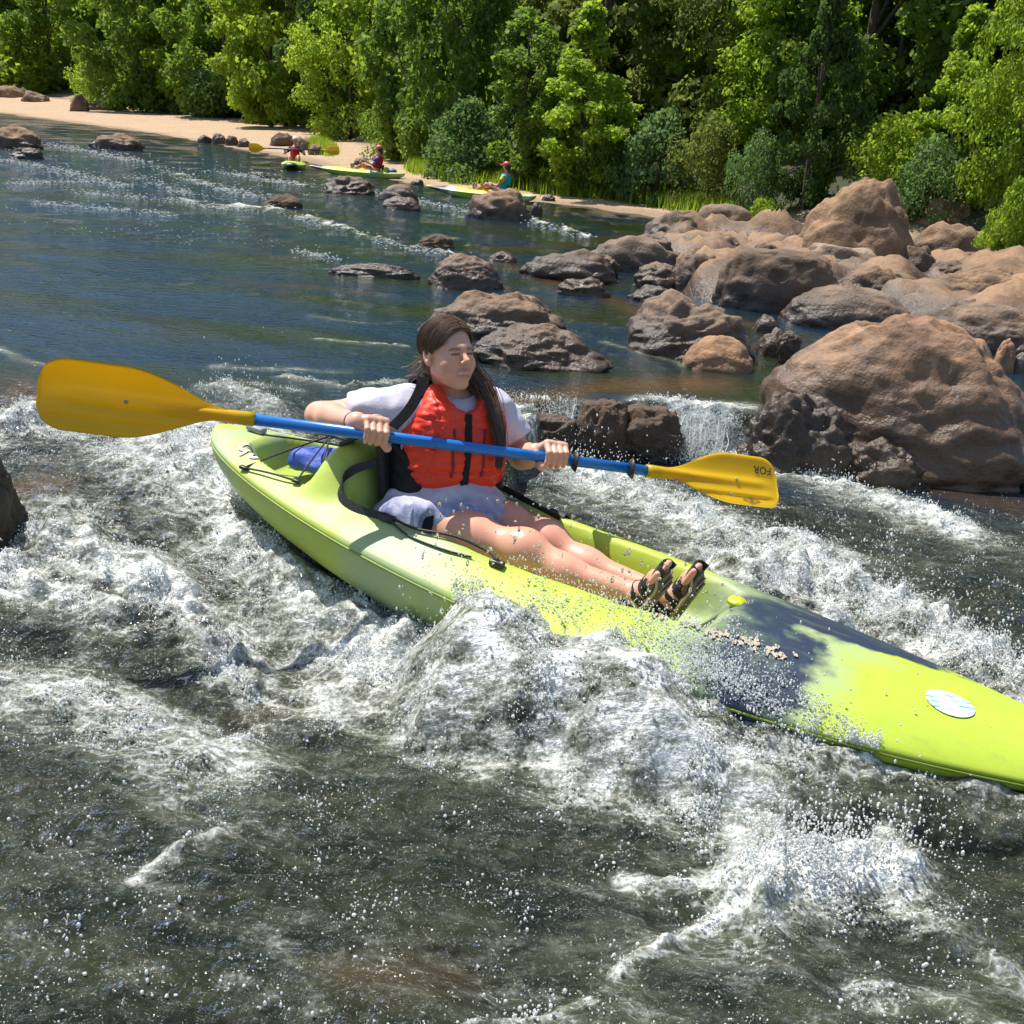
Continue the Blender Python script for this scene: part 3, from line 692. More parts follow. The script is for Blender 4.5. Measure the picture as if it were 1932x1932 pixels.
def leaves(C, R, n, size, rs, droop=0., up=.35):
    """n leaf blades scattered over clumps centred C (k,3) with radii R (k,)"""
    k = rs.choice(len(C), n, p=R ** 2 / (R ** 2).sum())
    d = rs.normal(size=(n, 3)); d /= np.linalg.norm(d, axis=1)[:, None]
    rr = R[k] * rs.uniform(.45, 1.05, n) ** .7
    P = C[k] + d * rr[:, None] * np.array([1, 1, .72])
    N = d * .7 + rs.normal(size=(n, 3)) * .55; N[:, 2] += up; N /= np.linalg.norm(N, axis=1)[:, None]
    a = rs.normal(size=(n, 3)); a[:, 2] -= droop; a -= N * (a * N).sum(1)[:, None]; a /= np.linalg.norm(a, axis=1)[:, None]
    b = np.cross(N, a); s = size * rs.uniform(.6, 1.35, n)
    w = .36
    V = np.stack([P, P + a * (s * .5)[:, None] + b * (s * w)[:, None] - N * (s * .06)[:, None], P + a * s[:, None] - N * (s * .12)[:, None], P + a * (s * .5)[:, None] - b * (s * w)[:, None] - N * (s * .06)[:, None]], 1).reshape(-1, 3)
    i = np.arange(n) * 4
    F = np.concatenate([np.stack([i, i + 1, i + 2], 1), np.stack([i, i + 2, i + 3], 1)])
    tone = np.repeat(np.clip(rs.uniform(0, 1, n) * .55 + .45 * (rs.uniform(0, 1, len(C))[k]), 0, 1), 4)
    return V, F, tone
def plant(seed, H, W, n, size, shape='round', base=.04, nclump=60, cr=.16, droop=0.):
    """crown mesh and trunk mesh for a plant of height H and width W standing at the origin"""
    rs = np.random.RandomState(seed); C, R = [], []
    lob = rs.uniform(0, 6.28, 5); la = rs.uniform(.08, .25, 5)
    for k in range(nclump):
        t = rs.uniform(base, 1) ** (.85); a = rs.uniform(0, 6.283)
        if shape == 'round': prof = max(.05, math.sin(math.pi * min(1, .12 + .83 * t))) ** .6
        elif shape == 'cone': prof = (min(1, (1 - t) * 1.7)) ** .9 * min(1, .7 + t * 2.) * (1 + .22 * math.sin(9 * t + seed)) + .05
        elif shape == 'column': prof = min(1, (1 - t) * 3.2) ** .6 * min(1, .7 + t)
        else: prof = (1 - t * .45) if t < .8 else .6 * max(0, (1 - t) * 5) ** .5     # mound
        prof *= 1 + sum(la[j] * math.cos((j + 1) * a + lob[j] + 3 * t) for j in range(3))
        r = W / 2 * prof * math.sqrt(rs.uniform(.25, 1)); rad = cr * W * rs.uniform(.55, 1.25) * (.75 + .4 * (1 - t))
        C.append((r * math.cos(a), r * math.sin(a), t * H * .96)); R.append(rad)
    C, R = np.array(C), np.array(R)
    V, F, tone = leaves(C, R, n, size, rs, droop)
    V[:, 2] = np.maximum(V[:, 2], .02)
    me = mesh("crown", V, [F], False); fattr(me, "tone", tone)
    tr = H * .010 + .02; pts = [(0, 0, -.4), (rs.normal() * .03 * H * .3, 0, H * .3), (rs.normal() * .04 * H * .4, rs.normal() * .03 * H * .4, H * .6), (0, 0, H * .88)]
    parts = [tube(spline(pts, 8), np.linspace(tr * 1.25, tr * .3, 8), 7)]
    for j in rs.choice(nclump, min(9, nclump), replace=False):
        z0 = max(.12 * H, C[j][2] * .55); parts.append(tube(spline([(0, 0, z0), (C[j][0] * .5, C[j][1] * .5, (z0 + C[j][2]) / 2 + .04 * H), C[j]], 5), np.linspace(tr * .5, tr * .1, 5), 5))
    tv, tf = join(parts)
    return me, mesh("trunk", tv, tf)
PLANTS = {}
def proto(key, *a, **k): PLANTS[key] = plant(*a, **k)
proto('broad', 1, 9., 6.5, 15000, .27, 'round', .03, 110, .12)
proto('broad2', 2, 10., 6., 15000, .25, 'round', .10, 100, .12)
proto('column', 3, 7., 3.3, 8000, .23, 'column', .02, 80, .15)
proto('cone', 4, 9., 4., 13000, .21, 'cone', .02, 110, .12)
proto('mound', 5, 2.6, 3.6, 6500, .13, 'mound', .02, 60, .16)
proto('mound2', 6, 2.2, 3.0, 5200, .15, 'mound', .02, 46, .17)
proto('willow', 7, 8., 6., 17000, .17, 'round', .02, 120, .12, droop=1.6)
proto('tall', 8, 14., 7., 17000, .26, 'round', .06, 110, .12)
_MATV = {}
def put(kind, key, P, label, cat, sx=1., sz=1., mat='mid', group=None, rot=None, name=None):
    crown, trunk = PLANTS[key]
    e = empty(name or kind, P, label, cat, group); e.scale = (sx, sx, sz); e.rotation_euler[2] = random.uniform(0, 6.28) if rot is None else rot
    if (key, mat) not in _MATV:
        c = crown.copy(); c.materials.clear(); c.materials.append(LM[mat]); _MATV[(key, mat)] = c
        if not trunk.materials: trunk.materials.append(BARK)
    o = obj("crown", _MATV[(key, mat)], None, e); o["kind"] = "stuff"
    obj("trunk", trunk, None, e)
    return e
def putpx(kind, key, px, py, wpx, hpx, label, cat, mat, group=None, back=0., d=None):
    """plant whose foot is seen at (px,py), wpx wide and hpx tall"""
    P = ground_hit(px, py) if d is None else pd(px, py, d)
    if back: P = P + nrm([P[0], P[1], 0]) * back; P[2] = ground_z(np.array([P[0]]), np.array([P[1]]))[0]
    s = dep(P) / FPX; c = PLANTS[key][0]
    co = np.array([v.co[:] for v in c.vertices][::7]); W0 = np.ptp(co[:, 0]) * .92; H0 = co[:, 2].max()
    return put(kind, key, P - np.array([0, 0, .05]), label, cat, wpx * s / W0, hpx * s * 1.05 / H0, mat, group)
GT, GS = "trees along the far bank", "shrubs at the edge of the beach"
putpx("shrub", 'mound2', 62, 172, 200, 128, "bright yellow-green shrub above the slabs at the left edge", "shrub", 'bright', GS)
putpx("shrub", 'mound', 190, 200, 110, 90, "yellow-green shrub over the brown square block", "shrub", 'bright', GS)
putpx("shrub", 'mound2', 10, 158, 120, 120, "light green shrub cut by the left edge of the photo", "shrub", 'bright', GS)
putpx("tree", 'broad', 265, 208, 270, 330, "dark leafy tree standing left on the back of the beach", "tree", 'mid', GT)
putpx("shrub", 'mound', 350, 216, 100, 60, "low green shrub at the foot of the dark leafy tree", "shrub", 'mid', GS)
putpx("tree", 'broad', 425, 222, 250, 330, "broad green tree above the middle of the beach", "tree", 'mid', GT)
putpx("shrub", 'mound2', 405, 222, 130, 90, "spreading green shrub in front of the broad green tree", "shrub", 'blue', GS)
putpx("tree", 'broad', 540, 238, 250, 350, "light green tree behind the first far kayaker", "tree", 'bright', GT)
putpx("tree", 'broad2', 640, 262, 220, 400, "tree with a bare trunk in the dark gap of the wood", "tree", 'dark', GT, back=2)
putpx("tree", 'column', 770, 304, 170, 330, "slim leafy tree behind the middle kayaker", "tree", 'mid', GT)
putpx("shrub", 'mound', 745, 300, 130, 110, "round green shrub on the bank above the middle kayak", "shrub", 'mid', GS)
putpx("tree", 'broad', 850, 320, 260, 420, "big green tree above the grass strip", "tree", 'mid', GT, back=1)
putpx("shrub", 'mound2', 880, 338, 150, 150, "dense shrub on the grass behind the farthest kayak", "shrub", 'blue', GS)
putpx("tree", 'column', 980, 352, 190, 300, "leafy sapling left of the yellow-green pointed tree", "tree", 'mid', GT)
putpx("tree", 'cone', 1085, 368, 240, 330, "yellow-green pointed tree in the middle of the bank", "tree", 'bright', GT)
putpx("shrub", 'mound', 1130, 372, 110, 150, "dark shrub at the foot of the yellow-green pointed tree", "shrub", 'mid', GS)
putpx("shrub", 'mound2', 1235, 385, 150, 175, "tangled green bush right of the yellow-green pointed tree", "shrub", 'blue', GS)
putpx("shrub", 'mound', 1330, 395, 160, 170, "wide dull green bush behind the flat-topped block", "shrub", 'olive', GS)
putpx("tree", 'willow', 1330, 380, 330, 480, "drooping dull green tree above the wide bush", "tree", 'olive', GT, back=3)
putpx("tree", 'cone', 1510, 420, 170, 420, "dark green pointed tree beside the rock dome", "tree", 'dark', GT, back=.6)
putpx("shrub", 'mound', 1420, 412, 120, 160, "ivy-covered bush between the dull green bush and the dark pointed tree", "shrub", 'blue', GS)
putpx("shrub", 'mound2', 1440, 418, 70, 52, "small pale plant at the left foot of the rock dome", "shrub", 'bright', GS)
putpx("shrub", 'mound', 1650, 440, 190, 165, "pale green bush peeping over the rock dome", "shrub", 'bright', GS, back=1)
putpx("shrub", 'mound', 1740, 440, 160, 150, "soft green bush right of the rock dome", "shrub", 'blue', GS, back=.5)
putpx("tree", 'broad', 1640, 420, 380, 520, "tall tree with hanging branches behind the rock dome", "tree", 'mid', GT, back=4)
putpx("tree", 'cone', 1760, 440, 200, 320, "fresh green tree right of the rock dome", "tree", 'bright', GT, back=1.5)
putpx("tree", 'willow', 1880, 450, 260, 470, "drooping willow-like tree at the right edge", "tree", 'bright', GT, back=.8)
putpx("tree", 'broad2', 1960, 440, 260, 560, "leafy tree cut off by the right edge", "tree", 'mid', GT, back=3)
putpx("shrub", 'mound2', 1905, 462, 90, 130, "bright leafy sapling on the rocks at the right edge", "shrub", 'bright', GS, d=11.5)
putpx("shrub", 'mound', 1872, 462, 70, 50, "low green plant left of the bright sapling", "shrub", 'mid', GS, d=11.8)
# the wood behind, in rows up the slope
rsT = np.random.RandomState(5)
LAND = [(0, 'shrubs at the left edge'), (250, 'brown block'), (420, 'beach'), (555, 'white helmet'), (760, 'middle kayaker'), (930, 'red-capped paddler'), (1090, 'yellow-green tree'), (1300, 'flat-topped block'), (1500, 'dark pointed tree'), (1640, 'rock dome'), (1790, 'cracked boulder'), (1960, 'right edge rocks')]
for row, (back, sc) in enumerate([(4.5, .8), (8.5, .95), (13.5, 1.1), (20, 1.25), (29, 1.35)]):
    for px in np.arange(-200 + 40 * row, 2150, 150 - 9 * row):
        py = np.interp(px, [-200, 0, 400, 700, 1000, 1270, 1500, 1932, 2200], [180, 170, 218, 275, 345, 392, 420, 450, 470])
        P = ground_hit(px + rsT.uniform(-40, 40), py); P = P + nrm([P[0], P[1], 0]) * (back + rsT.uniform(-1.2, 1.2)) + np.array([0, 0, 0])
        P[2] = ground_z(np.array([P[0]]), np.array([P[1]]))[0] - .1
        key = ['broad', 'broad2', 'willow', 'tall', 'cone'][rsT.choice(5, p=[.28, .24, .16, .2, .12])]
        key = 'tall' if row >= 3 else key
        mat = ['dark', 'mid', 'blue', 'olive', 'bright'][rsT.choice(5, p=[.14, .34, .14, .14, .24])]
        s = sc * rsT.uniform(.75, 1.1) * (.75 if px > 1200 else .9)
        lx_, land = min(LAND, key=lambda q: abs(q[0] - px)); sd_ = 'left of' if px < lx_ - 25 else 'right of' if px > lx_ + 25 else 'straight behind'
        lb = "%s %s wood tree, %s row, %s the %s" % ({'tall': 'tall', 'cone': 'pointed', 'willow': 'drooping'}.get(key, 'round'), {'dark': 'dark green', 'mid': 'green', 'blue': 'cool green', 'olive': 'dull green', 'bright': 'light green'}[mat], ['second', 'third', 'fourth', 'fifth', 'last'][row], sd_, land)
        if (row, key, mat, land) == (3, 'tall', 'mid', 'right edge rocks'): lb = lb.replace('tall', 'tall' if px < 2050 else 'outermost tall')
        put("tree", key, P, lb, "tree", s, s * rsT.uniform(.95, 1.2), mat, "trees of the wood up the slope")
# grass
def grass(name, label, spots, n, h, mat):
    rs = np.random.RandomState(len(spots) * 7 + n); P = []
    for (x0, y0, x1, y1) in spots:
        for _ in range(n // len(spots)):
            t = rs.uniform(); P.append((*(ground_hit(x0 + (x1 - x0) * t + rs.normal() * 6, y0 + (y1 - y0) * t + rs.normal() * 4)), ))
    P = np.array(P); m = len(P); a = rs.uniform(0, 6.28, m); hh = h * rs.uniform(.5, 1.3, m); w = .007 + .009 * rs.uniform(size=m)
    dx = np.stack([np.cos(a), np.sin(a), 0 * a], 1); ln = np.stack([-np.sin(a), np.cos(a), 0 * a], 1) * (hh * rs.uniform(-.5, .5, m))[:, None]
    V = np.stack([P - dx * w[:, None], P + dx * w[:, None], P + ln + np.array([0, 0, 1]) * hh[:, None]], 1).reshape(-1, 3)
    me = mesh(name, V, [np.arange(m * 3).reshape(-1, 3)], False); fattr(me, "tone", np.repeat(rs.uniform(size=m), 3))
    return tag(obj(name, me, mat), label, "grass", None, "stuff")

grass("grass", "bright green grass strip between the sand and the trees", [(775, 318, 870, 338), (830, 330, 1000, 352), (960, 345, 1120, 366), (1170, 372, 1300, 392), (1180, 362, 1320, 384), (588, 275, 625, 288), (1290, 392, 1380, 402), (1000, 355, 1180, 372)], 30000, .24, LM['bright'])
# ================================================================== THE KAYAK
def k_crown(t):
    u = np.clip(np.asarray(t, float) / KL, 0, 1); return .095 * np.sin(math.pi * u) ** .7 + .012
def k_rim(t): return np.interp(t, [.6, .8, 1.2, 1.6, 1.85], [.20, .215, .215, .195, .16])
def deck_h(t, l):
    t = np.asarray(t, float); l = np.asarray(l, float); hw = k_half(t); a = np.clip(np.abs(l) / hw, 0, 1)
    top = k_sheer(t) + k_crown(t) * (1 - a ** 2.4) ** .9
    # ridge that carries the backrest
    top = top + .115 * np.exp(-((t - .60) / .085) ** 2) * sst(.26, .10, np.abs(l))
    # stern well
    rt = np.maximum(hw - .085, .01)
    m = sst(.20, .27, t) * sst(.545, .49, t) * sst(rt + .012, rt - .03, np.abs(l))
    h = top * (1 - m) + (k_sheer(t) - .05) * m
    # cockpit: seat, then foot well
    r = k_rim(t)
    fl = k_sheer(t) + np.interp(t, [.66, .74, .98, 1.06, 1.6, 1.8, 1.9], [.03, -.02, -.02, -.055, -.06, -.05, .02]) + .03 * (np.abs(l) / .2) ** 2
    m = sst(.665, .735, t) * sst(1.90, 1.74, t) * sst(r + .012, r - .045, np.abs(l))
    h = h * (1 - m) + fl * m
    # moulded thigh rests on the rims
    return h + .012 * np.exp(-((t - 1.08) / .1) ** 2) * np.exp(-((np.abs(l) - r - .03) / .04) ** 2)
def kayak_mesh():
    T = np.concatenate([[.0], .004 + (KL - .008) * (np.linspace(0, 1, 170)), [KL]])
    A = np.concatenate([np.linspace(-1, -.9, 4)[:-1], np.linspace(-.9, .9, 61), np.linspace(.9, 1, 4)[1:]])
    hp = [(1.0, -.012), (.985, -.03), (.965, -.07), (.91, -.13), (.80, -.19), (.60, -.235), (.32, -.262), (0, -.272)]
    rows = []
    for t in T:
        hw = float(k_half(t)); s = float(k_sheer(t)); u = t / KL; kd = max(.05, math.sin(math.pi * min(max(u, .0), 1)) ** .42) * (1 - .62 * float(sst(.5, .95, u)))
        l = A * hw; h = deck_h(np.full_like(l, t), l)
        row = [(t, a, b) for a, b in zip(l, h)]
        row += [(t, hw * a, s + b * kd) for a, b in hp] + [(t, -hw * a, s + b * kd) for a, b in hp[-2::-1]]
        rows.append(row)
    V = np.array(rows); m, n = V.shape[:2]; V = V.reshape(-1, 3)
    i = np.arange(m - 1)[:, None] * n + np.arange(n)[None, :]; j = np.arange(m - 1)[:, None] * n + (np.arange(n)[None, :] + 1) % n
    return mesh("hull", V, [np.stack([i, i + n, j + n, j], -1).reshape(-1, 4)[:, ::-1], np.array([np.arange(n)[::-1]]), np.array([np.arange(n) + (m - 1) * n])])
def hull_mat(name, navy0=1.80, navy1=2.10, navycol=(.020, .034, .062), pale=(.33, .42, .24)):
    s = NT(name); co = s.coord(); x = s.a('SeparateXYZ', {0: co}); t, l, h = x.outputs
    n = s.noise(co, 4.5, 4, .55); n2 = s.noise(co, 16, 4, .6)
    w = s.math('ADD', t, s.math('MULTIPLY', s.math('SUBTRACT', n, .5), .5))
    lime = s.mix(n2, (.37, .49, .04), (.46, .57, .05))
    sage = s.math('MULTIPLY', s.sstep(w, .62, .92), s.sstep(w, 1.28, 1.02))
    sage = s.math('MAXIMUM', sage, s.math('MULTIPLY', s.sstep(w, .05, .12), s.sstep(w, .26, .16)))
    sage = s.math('MAXIMUM', sage, s.math('MULTIPLY', s.sstep(w, navy0 - .22, navy0), s.sstep(w, navy1 + .18, navy1)))
    lime = s.mix(s.sstep(w, 1.1, .3), lime, (.39, .50, .09))
    c = s.mix(s.math('MULTIPLY', sage, .8), lime, pale)
    # lime tongue comes back along the middle of the foredeck
    w2 = s.math('SUBTRACT', w, s.math('MULTIPLY', s.sstep(l, .03, .12), .34))
    nav = s.math('MULTIPLY', s.sstep(s.math('ADD', w, s.math('MULTIPLY', s.math('SUBTRACT', n2, .5), .2)), navy0 - .05, navy0 + .22), s.sstep(s.math('ADD', w2, s.math('MULTIPLY', s.math('SUBTRACT', n2, .5), .12)), navy1 + .06, navy1 - .04))
    c = s.mix(nav, c, navycol)
    grime = s.noise(s.map(co, (1.2, 5, 7)), 5, 5, .7)
    c = s.mix(s.math('MULTIPLY', s.sstep(grime, .52, .75), .30), c, (.22, .27, .12))
    scr = s.noise(s.map(co, (3, 40, 40)), 9, 4, .7)
    c = s.mix(s.math('MULTIPLY', s.sstep(scr, .60, .74), .35), c, (.16, .22, .10))
    s.p(Base_Color=c, Roughness=s.mix(n2, (.40, .40, .40), (.58, .58, .58)), Normal=s.bump(s.noise(co, 60, 4), .10, .003, s.bump(n2, .25, .006)))
    s.set(s.bsdf, 'Specular IOR Level', .45)
    return s.m
KM = frame(KS, K_ax, K_lat, K_up)
M_HULL = hull_mat("kayak_plastic")
M_BLK = simple("black_webbing", (.016, .016, .018), .6, 120, .3, .4, .001)
M_BLKP = simple("black_plastic", (.02, .02, .022), .35, 60, .2, .1, .001)
HULL = kayak_mesh()
kayak = empty("kayak", KP(0, 0, 0), "big lime green sit-on-top kayak with a dark navy bow patch plunging through the white water", "kayak")
kayak.matrix_world = Matrix([list(map(float, r)) for r in KM])
def kpart(name, V, F, mat, smooth=True, parent=kayak, label=None):
    o = obj(name, mesh(name, V, F, smooth), mat, parent)
    if label: o["label"] = label
    return o
hull = obj("hull", HULL, M_HULL, kayak)
def dk(t, l, up=.006): return np.array([t, l, float(deck_h(t, l)) + up])
def cord(name, pts, r, mat=M_BLK, n=6, label=None, seg=24):
    return kpart(name, *tube(spline(pts, seg), r, n), mat, label=label)
# seam round the gunwale
for sgn in (1, -1):
    tt = np.linspace(.06, KL - .05, 60); P = np.stack([tt, sgn * (k_half(tt) + .001), k_sheer(tt) - .012], 1)
    cord("gunwale_seam", P, .004, simple("seam_plastic", (.20, .27, .03), .5), 6, seg=60)
# backrest: padded black panel, its straps and buckle
V, F = rbox((.03, .22, .20), .013, 3); V = V + 0; V[:, 0] += .03 * (V[:, 1] / .15) ** 2
ca, sa = math.cos(-.25), math.sin(-.25); V = np.stack([V[:, 0] * ca + V[:, 2] * sa, V[:, 1], -V[:, 0] * sa + V[:, 2] * ca], 1) + np.array([.715, .01, .085])
back = kpart("backrest", V, F, simple("backrest_cloth", (.018, .018, .02), .75, 80, .3, .4, .002))
def ribbon(name, pts, w, th, mat, wdir, seg=20, parent=kayak, label=None):
    P = spline(pts, seg); wd = np.asarray(wdir, float); T = np.gradient(P, axis=0); V = []
    for p, tn in zip(P, T):
        tn = nrm(tn); b = nrm(wd - tn * (wd @ tn)); nn = np.cross(tn, b)
        V += [p + b * w / 2 + nn * th / 2, p - b * w / 2 + nn * th / 2, p - b * w / 2 - nn * th / 2, p + b * w / 2 - nn * th / 2]
    k = np.arange(len(P) - 1)[:, None] * 4; q = np.arange(4)
    F = np.stack([k + q, k + (q + 1) % 4, k + 4 + (q + 1) % 4, k + 4 + q], -1).reshape(-1, 4)
    o = obj(name, mesh(name, np.array(V), [F, np.array([[3, 2, 1, 0]]), np.array([[len(V) - 4, len(V) - 3, len(V) - 2, len(V) - 1]])], False), mat, parent)
    if label: o["label"] = label
    return o
ribbon("backrest_strap", [(.71, -.10, .13), dk(.655, -.165, .014), dk(.67, -.215, .012), dk(.75, -.232, .008), dk(.84, -.225, .008)], .026, .004, M_BLK, (0, .4, 1))
ribbon("backrest_strap", [(.665, .15, .13), (.69, .20, .09), (.95, .225, .06), (1.22, .215, dk(1.22, .215)[2])], .026, .004, M_BLK, (0, -.4, 1))
V, F = rbox((.075, .05, .016), .006, 2); kpart("strap_pad", xf(V, dk(.60, -.085, .012), nrm((.7, .25, .55)), nrm((-.2, 1, -.1)), nrm((-.6, -.05, .7))), F, M_BLKP)
ribbon("thigh_strap", [(1.20, .30, dk(1.2, .30, .004)[2]), (1.20, .235, dk(1.2, .235, .008)[2]), (1.20, .185, dk(1.2, .185)[2] + .004), (1.18, .16, float(deck_h(1.18, .16)) + .01)], .055, .006, M_BLK, (1, 0, 0))
# side carry cord
V, F = rbox((.05, .03, .02), .006, 2); kpart("pad_eye", V + dk(.85, -.225, .008), F, M_BLKP)
V, F = rbox((.045, .026, .02), .006, 2); kpart("pad_eye", V + dk(1.235, -.245, .008), F, M_BLKP)
cord("carry_cord", [dk(.85, -.225, .016), dk(.95, -.235, .012), dk(1.08, -.225, .018), dk(1.19, -.215, .02), dk(1.235, -.245, .018)], .0045, seg=30)
cord("carry_cord", [dk(.855, -.232, .012), dk(.95, -.262, .006), dk(1.07, -.272, .006), dk(1.16, -.26, .006)], .003, seg=30)
# stern handle and bungee web over the well
V, F = rbox((.07, .035, .022), .008, 2); kpart("stern_handle", V + dk(.15, 0.02, .012), F, simple("grey_plastic", (.25, .28, .30), .5))
NB, FB = dk(.29, -.205, .01), dk(.29, .205, .012)
NB2, FB2 = dk(.50, -.21, .01), dk(.50, .22, .012); MID = np.array([.37, .14, .055])
for a, b in [((.20, .06, .05), MID), ((.215, -.02, .045), FB2), (NB, MID), (MID, FB2), (MID, NB2), (MID, np.array([.46, -.02, .03])), (NB, NB2)]:
    cord("bungee_cord", [np.asarray(a, float), (np.asarray(a) + np.asarray(b)) / 2 + np.array([0, 0, .004]), np.asarray(b, float)], .0034, seg=8)
for q in (NB, NB2, FB2): V, F = rbox((.03, .018, .012), .004, 2); kpart("bungee_clip", V + q, F, M_BLKP)
V, F = rbox((.022, .022, .02), .006, 2); kpart("bungee_clip", V + MID, F, M_BLKP)
# drain plug on the foredeck
bm = bmesh.new(); bmesh.ops.create_cone(bm, cap_ends=True, segments=20, radius1=.03, radius2=.026, depth=.012); V = np.array([v.co[:] for v in bm.verts]); F = [np.array([[v.index for v in f.verts]]) for f in bm.faces]; bm.free()
kpart("drain_plug", V + dk(1.86, .06, .006), F, simple("plug_plastic", (.55, .60, .03), .4))
# lettering, sticker and worn decal, all lying on the plastic
def drape(V, F, t0, l0, ang, off=.004):
    c, s_ = math.cos(ang), math.sin(ang); t = t0 + V[:, 0] * c - V[:, 1] * s_; l = l0 + V[:, 0] * s_ + V[:, 1] * c
    return np.stack([t, l, deck_h(t, l) + off + V[:, 2]], 1), F
def text_mesh(txt, size, shear=0., spacing=1., bold=0.):
    cu = bpy.data.curves.new("lettering", 'FONT'); cu.body = txt; cu.size = size; cu.shear = shear; cu.space_character = spacing; cu.offset = bold
    cu.align_x = 'CENTER'; cu.align_y = 'CENTER'; cu.resolution_u = 3
    o = bpy.data.objects.new("lettering", cu); COL.objects.link(o); dg = bpy.context.evaluated_depsgraph_get()
    m = bpy.data.meshes.new_from_object(o.evaluated_get(dg)); bpy.data.objects.remove(o)
    bm = bmesh.new(); bm.from_mesh(m); bmesh.ops.triangulate(bm, faces=bm.faces); bmesh.ops.subdivide_edges(bm, edges=bm.edges, cuts=1, use_grid_fill=True)
    V = np.array([v.co[:] for v in bm.verts]); F = [np.array([[v.index for v in f.verts]]) for f in bm.faces]; bm.free(); bpy.data.meshes.remove(m)
    return V, F
M_LET = simple("letter_vinyl", (.74, .70, .62), .5); M_LETR = simple("letter_edge", (.42, .24, .16), .5)
for txt, dt, dl in (("Old", 0, .0), ("Town", .055, -.055)):
    V, F = text_mesh(txt, .085, .25, .95, .002); kpart("lettering", *drape(V, F, .245 + dt, -.105 + dl * .4, math.radians(0), .005), M_LET, False)
a = np.linspace(0, 2 * math.pi, 40)[:-1]; rr = np.linspace(0, 1, 6)[1:]
V = np.vstack([[0, 0, 0]] + [np.stack([.062 * r * np.cos(a), .05 * r * np.sin(a), 0 * a], 1) for r in rr]); n = len(a)
F = [np.array([[0, 1 + k, 1 + (k + 1) % n] for k in range(n)])] + [np.array([[1 + q * n + k, 1 + (q + 1) * n + k, 1 + (q + 1) * n + (k + 1) % n, 1 + q * n + (k + 1) % n] for q in range(4) for k in range(n)])]
s = NT("sticker_print"); co = s.coord(); x = s.a('SeparateXYZ', {0: co}).outputs
wv_ = s.a('TexWave', {'Vector': s.map(co, (1, 1, 1), (0, 0, 1.2)), 'Scale': 16., 'Distortion': 2.5, 'Detail': 2.}).outputs[0]; st = s.math('MULTIPLY', s.sstep(wv_, .55, .75), s.sstep(s.noise(co, 22, 2), .42, .55))
s.p(Base_Color=s.mix(st, (.80, .84, .85), (.14, .42, .62)), Roughness=.35); M_STK = s.m
kpart("sticker", *drape(V, F, 2.47, -.075, .1, .004), M_STK)
rs = np.random.RandomState(3); ps = []
for k in range(150):
    u = rs.uniform(); t, l = 1.70 + .38 * u, -.185 + .03 * u + rs.normal() * .009; m = 6
    if math.sin(u * 31) < -.72: continue
    aa = np.arange(m) * 2 * math.pi / m + rs.uniform(0, 6); q = rs.uniform(.3, 1.3, m); ps.append((np.vstack([[t, l, .0002 * (k % 9)], np.stack([t + .0065 * q * np.cos(aa), l + .009 * q * np.sin(aa), 0 * aa + .0002 * (k % 9)], 1)]), [np.array([[0, 1 + i, 1 + (i + 1) % m] for i in range(m)])]))
V, F = join(ps); V[:, 2] += deck_h(V[:, 0], V[:, 1]) + .004
kpart("worn_decal", V, F, simple("decal_vinyl", (.44, .37, .28), .6), False)["kind"] = "stuff"
# the blue dry bag under the bungees: lies in the well, a thing of its own
V = surf(lambda p: smin(g_ell((.40, 0.06, -.005), (.09, .09, .030))(p), g_cap((.34, .0, -.01), (.46, .12, -.005), .028, .025)(p), .04) + .010 * noise3(p * np.array([14, 26, 26]), 4), (.24, -.12, -.1), (.56, .24, .1), .007)
bag = obj("dry_bag", mesh("dry_bag", *V), simple("blue_nylon", (.03, .075, .42), .6, 30, .2, .5, .006)); bag.matrix_world = kayak.matrix_world.copy()
tag(bag, "bright blue dry bag under black bungees in the stern well of the big kayak", "bag")
# ================================================================== THE PADDLE
PA, PB = pd(70, 738, 2.95), pd(1466, 920, 3.65)
P_ax = nrm(PB - PA); P_L = np.linalg.norm(PB - PA)
p_up = nrm(np.array([0, 0, 1.]) - P_ax * P_ax[2]); p_fr = np.cross(p_up, P_ax)
if p_fr @ _f > 0: p_fr = -p_fr                     # towards the camera
M_YEL = None
def blade_mat(name, c0, c1):
    s = NT(name); co = s.coord(); n = s.noise(co, 6, 4); sc = s.noise(s.map(co, (8, 90, 90)), 3, 4, .7)
    c = s.mix(n, c0, c1); c = s.mix(s.math('MULTIPLY', s.sstep(sc, .6, .72), .25), c, (c0[0] * .7, c0[1] * .65, c0[2] * .8))
    s.p(Base_Color=c, Roughness=.33, Normal=s.bump(s.noise(co, 60, 3), .06, .002))
    t = s.a('BsdfTranslucent', {'Color': c}); m = s.a('MixShader'); s.set(m, 0, .5); s.set(m, 1, s.bsdf); s.set(m, 2, t); s.set(s.out, 'Surface', m)
    return s.m
M_YEL = blade_mat("yellow_plastic", (.84, .56, .014), (.90, .63, .018))
M_BLUE = simple("blue_shaft", (.010, .16, .52), .28, 20, .1, .05, .001)
